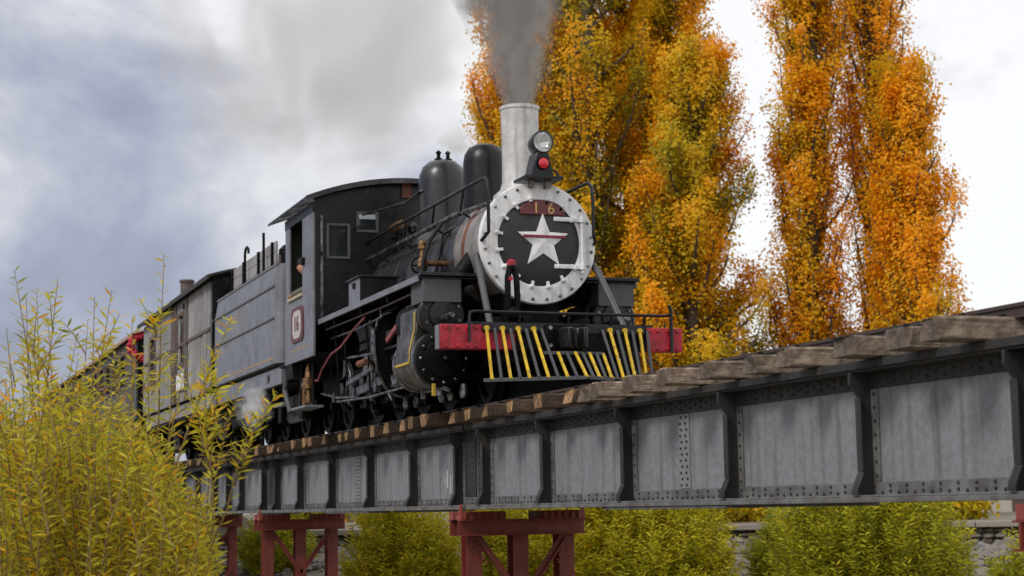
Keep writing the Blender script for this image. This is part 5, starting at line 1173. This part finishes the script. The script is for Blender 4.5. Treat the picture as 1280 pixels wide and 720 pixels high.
# ------------------------------------------------------------------ smoke and steam
def chimney_smoke():
    zs = np.linspace(4.10, 9.0, 50); n = 24; v = []; mb = MB()
    xc = lambda z: -16.80 - .10 * (z - 4.1) ** 2
    rr = lambda z: .165 + .30 * (z - 4.1)
    for z in zs:
        for k in range(n): a = 2 * math.pi * k / n; q = rr(z) * (1.0 if z < 4.12 else 1.22); v.append((xc(z) + q * math.cos(a), q * math.sin(a), z))
    f = [(i * n + k, i * n + (k + 1) % n, (i + 1) * n + (k + 1) % n, (i + 1) * n + k) for i in range(49) for k in range(n)]
    f += [tuple(range(n))[::-1], tuple(range(49 * n, 50 * n))]; mb.add(v, f)
    m = bpy.data.materials.new('smoke_volume'); m.use_nodes = True; t = m.node_tree; nn = t.nodes; l = t.links
    for q in list(nn): nn.remove(q)
    out = nn.new('ShaderNodeOutputMaterial'); pv = nn.new('ShaderNodeVolumePrincipled'); l.new(pv.outputs[0], out.inputs['Volume'])
    pv.inputs['Color'].default_value = (.52, .515, .51, 1); pv.inputs['Anisotropy'].default_value = .25
    co = nn.new('ShaderNodeTexCoord'); sx = nn.new('ShaderNodeSeparateXYZ'); l.new(co.outputs['Object'], sx.inputs[0])
    def mth(op, a, b=None):
        q = nn.new('ShaderNodeMath'); q.operation = op
        for i, u in enumerate((a, b)):
            if u is None: continue
            if isinstance(u, (int, float)): q.inputs[i].default_value = u
            else: l.new(u, q.inputs[i])
        return q.outputs[0]
    dz = mth('SUBTRACT', sx.outputs[2], 4.1); cx = mth('SUBTRACT', -16.80, mth('MULTIPLY', mth('MULTIPLY', dz, dz), .10))
    dx = mth('SUBTRACT', sx.outputs[0], cx); rho = mth('SQRT', mth('ADD', mth('MULTIPLY', dx, dx), mth('MULTIPLY', sx.outputs[1], sx.outputs[1])))
    rel = mth('DIVIDE', rho, mth('ADD', mth('MULTIPLY', dz, .30), .165))
    mpn = nn.new('ShaderNodeMapping'); mpn.inputs['Scale'].default_value = (1, 1, .75); l.new(co.outputs['Object'], mpn.inputs[0])
    def nz(s, d):
        q = nn.new('ShaderNodeTexNoise'); q.inputs['Scale'].default_value = s; q.inputs['Detail'].default_value = d; q.inputs['Distortion'].default_value = .8; l.new(mpn.outputs[0], q.inputs['Vector']); return q.outputs['Fac']
    e = mth('ADD', rel, mth('MULTIPLY', mth('SUBTRACT', nz(2.6, 6), .5), 1.7))
    mr_ = nn.new('ShaderNodeMapRange'); mr_.interpolation_type = 'SMOOTHSTEP'; mr_.inputs['From Min'].default_value = 1.15; mr_.inputs['From Max'].default_value = .35; mr_.inputs['To Min'].default_value = 0; mr_.inputs['To Max'].default_value = 1
    l.new(e, mr_.inputs['Value'])
    thin = mth('DIVIDE', 11.0, mth('ADD', 1.0, mth('MULTIPLY', dz, 1.3)))
    mr2 = nn.new('ShaderNodeMapRange'); mr2.inputs['From Min'].default_value = .38; mr2.inputs['From Max'].default_value = .62; mr2.inputs['To Min'].default_value = .15; mr2.inputs['To Max'].default_value = 2.0; l.new(nz(5.5, 6), mr2.inputs['Value'])
    l.new(mth('MULTIPLY', mth('MULTIPLY', mr_.outputs[0], thin), mr2.outputs[0]), pv.inputs['Density'])
    o = mb.build('smoke_plume', m, None); tag(o, 'grey smoke column rising from the white chimney', None, kind='stuff')
chimney_smoke()
def steam_puff(name, label, loc, size, dens, seed, col=(.96, .96, .96), ns=1.5, rotz=0, roty=0):
    mb = MB().ball((0, 0, 0), 1.0, 24, 14)
    m = bpy.data.materials.new(name + '_volume'); m.use_nodes = True; t = m.node_tree; nn = t.nodes; l = t.links
    for q in list(nn): nn.remove(q)
    out = nn.new('ShaderNodeOutputMaterial'); pv = nn.new('ShaderNodeVolumePrincipled'); l.new(pv.outputs[0], out.inputs['Volume']); pv.inputs['Color'].default_value = (*col, 1)
    co = nn.new('ShaderNodeTexCoord'); ln = nn.new('ShaderNodeVectorMath'); ln.operation = 'LENGTH'; l.new(co.outputs['Object'], ln.inputs[0])
    mp_ = nn.new('ShaderNodeMapping'); mp_.inputs['Location'].default_value = (seed, seed * 2, 0); l.new(co.outputs['Object'], mp_.inputs[0])
    nz = nn.new('ShaderNodeTexNoise'); nz.inputs['Scale'].default_value = ns; nz.inputs['Detail'].default_value = 5; nz.inputs['Distortion'].default_value = 1.0; l.new(mp_.outputs[0], nz.inputs['Vector'])
    ad_ = nn.new('ShaderNodeMath'); ad_.operation = 'MULTIPLY_ADD'; ad_.inputs[1].default_value = 2.6; ad_.inputs[2].default_value = -1.3; l.new(nz.outputs['Fac'], ad_.inputs[0])
    su = nn.new('ShaderNodeMath'); su.operation = 'ADD'; l.new(ad_.outputs[0], su.inputs[0]); l.new(ln.outputs['Value'], su.inputs[1])
    mr_ = nn.new('ShaderNodeMapRange'); mr_.interpolation_type = 'SMOOTHSTEP'; mr_.inputs['From Min'].default_value = .85; mr_.inputs['From Max'].default_value = .1; mr_.inputs['To Min'].default_value = 0; mr_.inputs['To Max'].default_value = dens; l.new(su.outputs[0], mr_.inputs['Value'])
    ed = nn.new('ShaderNodeMapRange'); ed.inputs['From Min'].default_value = 1; ed.inputs['From Max'].default_value = .6; l.new(ln.outputs['Value'], ed.inputs['Value'])
    mu = nn.new('ShaderNodeMath'); mu.operation = 'MULTIPLY'; l.new(mr_.outputs[0], mu.inputs[0]); l.new(ed.outputs[0], mu.inputs[1]); l.new(mu.outputs[0], pv.inputs['Density'])
    o = mb.build(name, m, None); o.location = loc; o.scale = size; o.rotation_euler = (0, roty, rotz); tag(o, label, None, kind='stuff')
steam_puff('steam_wisp', 'white steam wisp drifting above the rear dome', (-19.25, .10, 4.28), (.34, .28, .22), 5.0, 3.1)
steam_puff('drain_steam', 'pale steam puff beneath the front of the tender', (-24.1, -1.30, 1.45), (.85, .28, .36), 3.0, 7.7, (.9, .9, .92), 2.6)
steam_puff('drifting_smoke', 'thin grey brown smoke drifting back over the train', (-34.0, 2.5, 9.6), (17.0, 4.5, 3.8), .14, 11.3, (.74, .735, .735), 2.0, rotz=math.radians(-9), roty=math.radians(4))
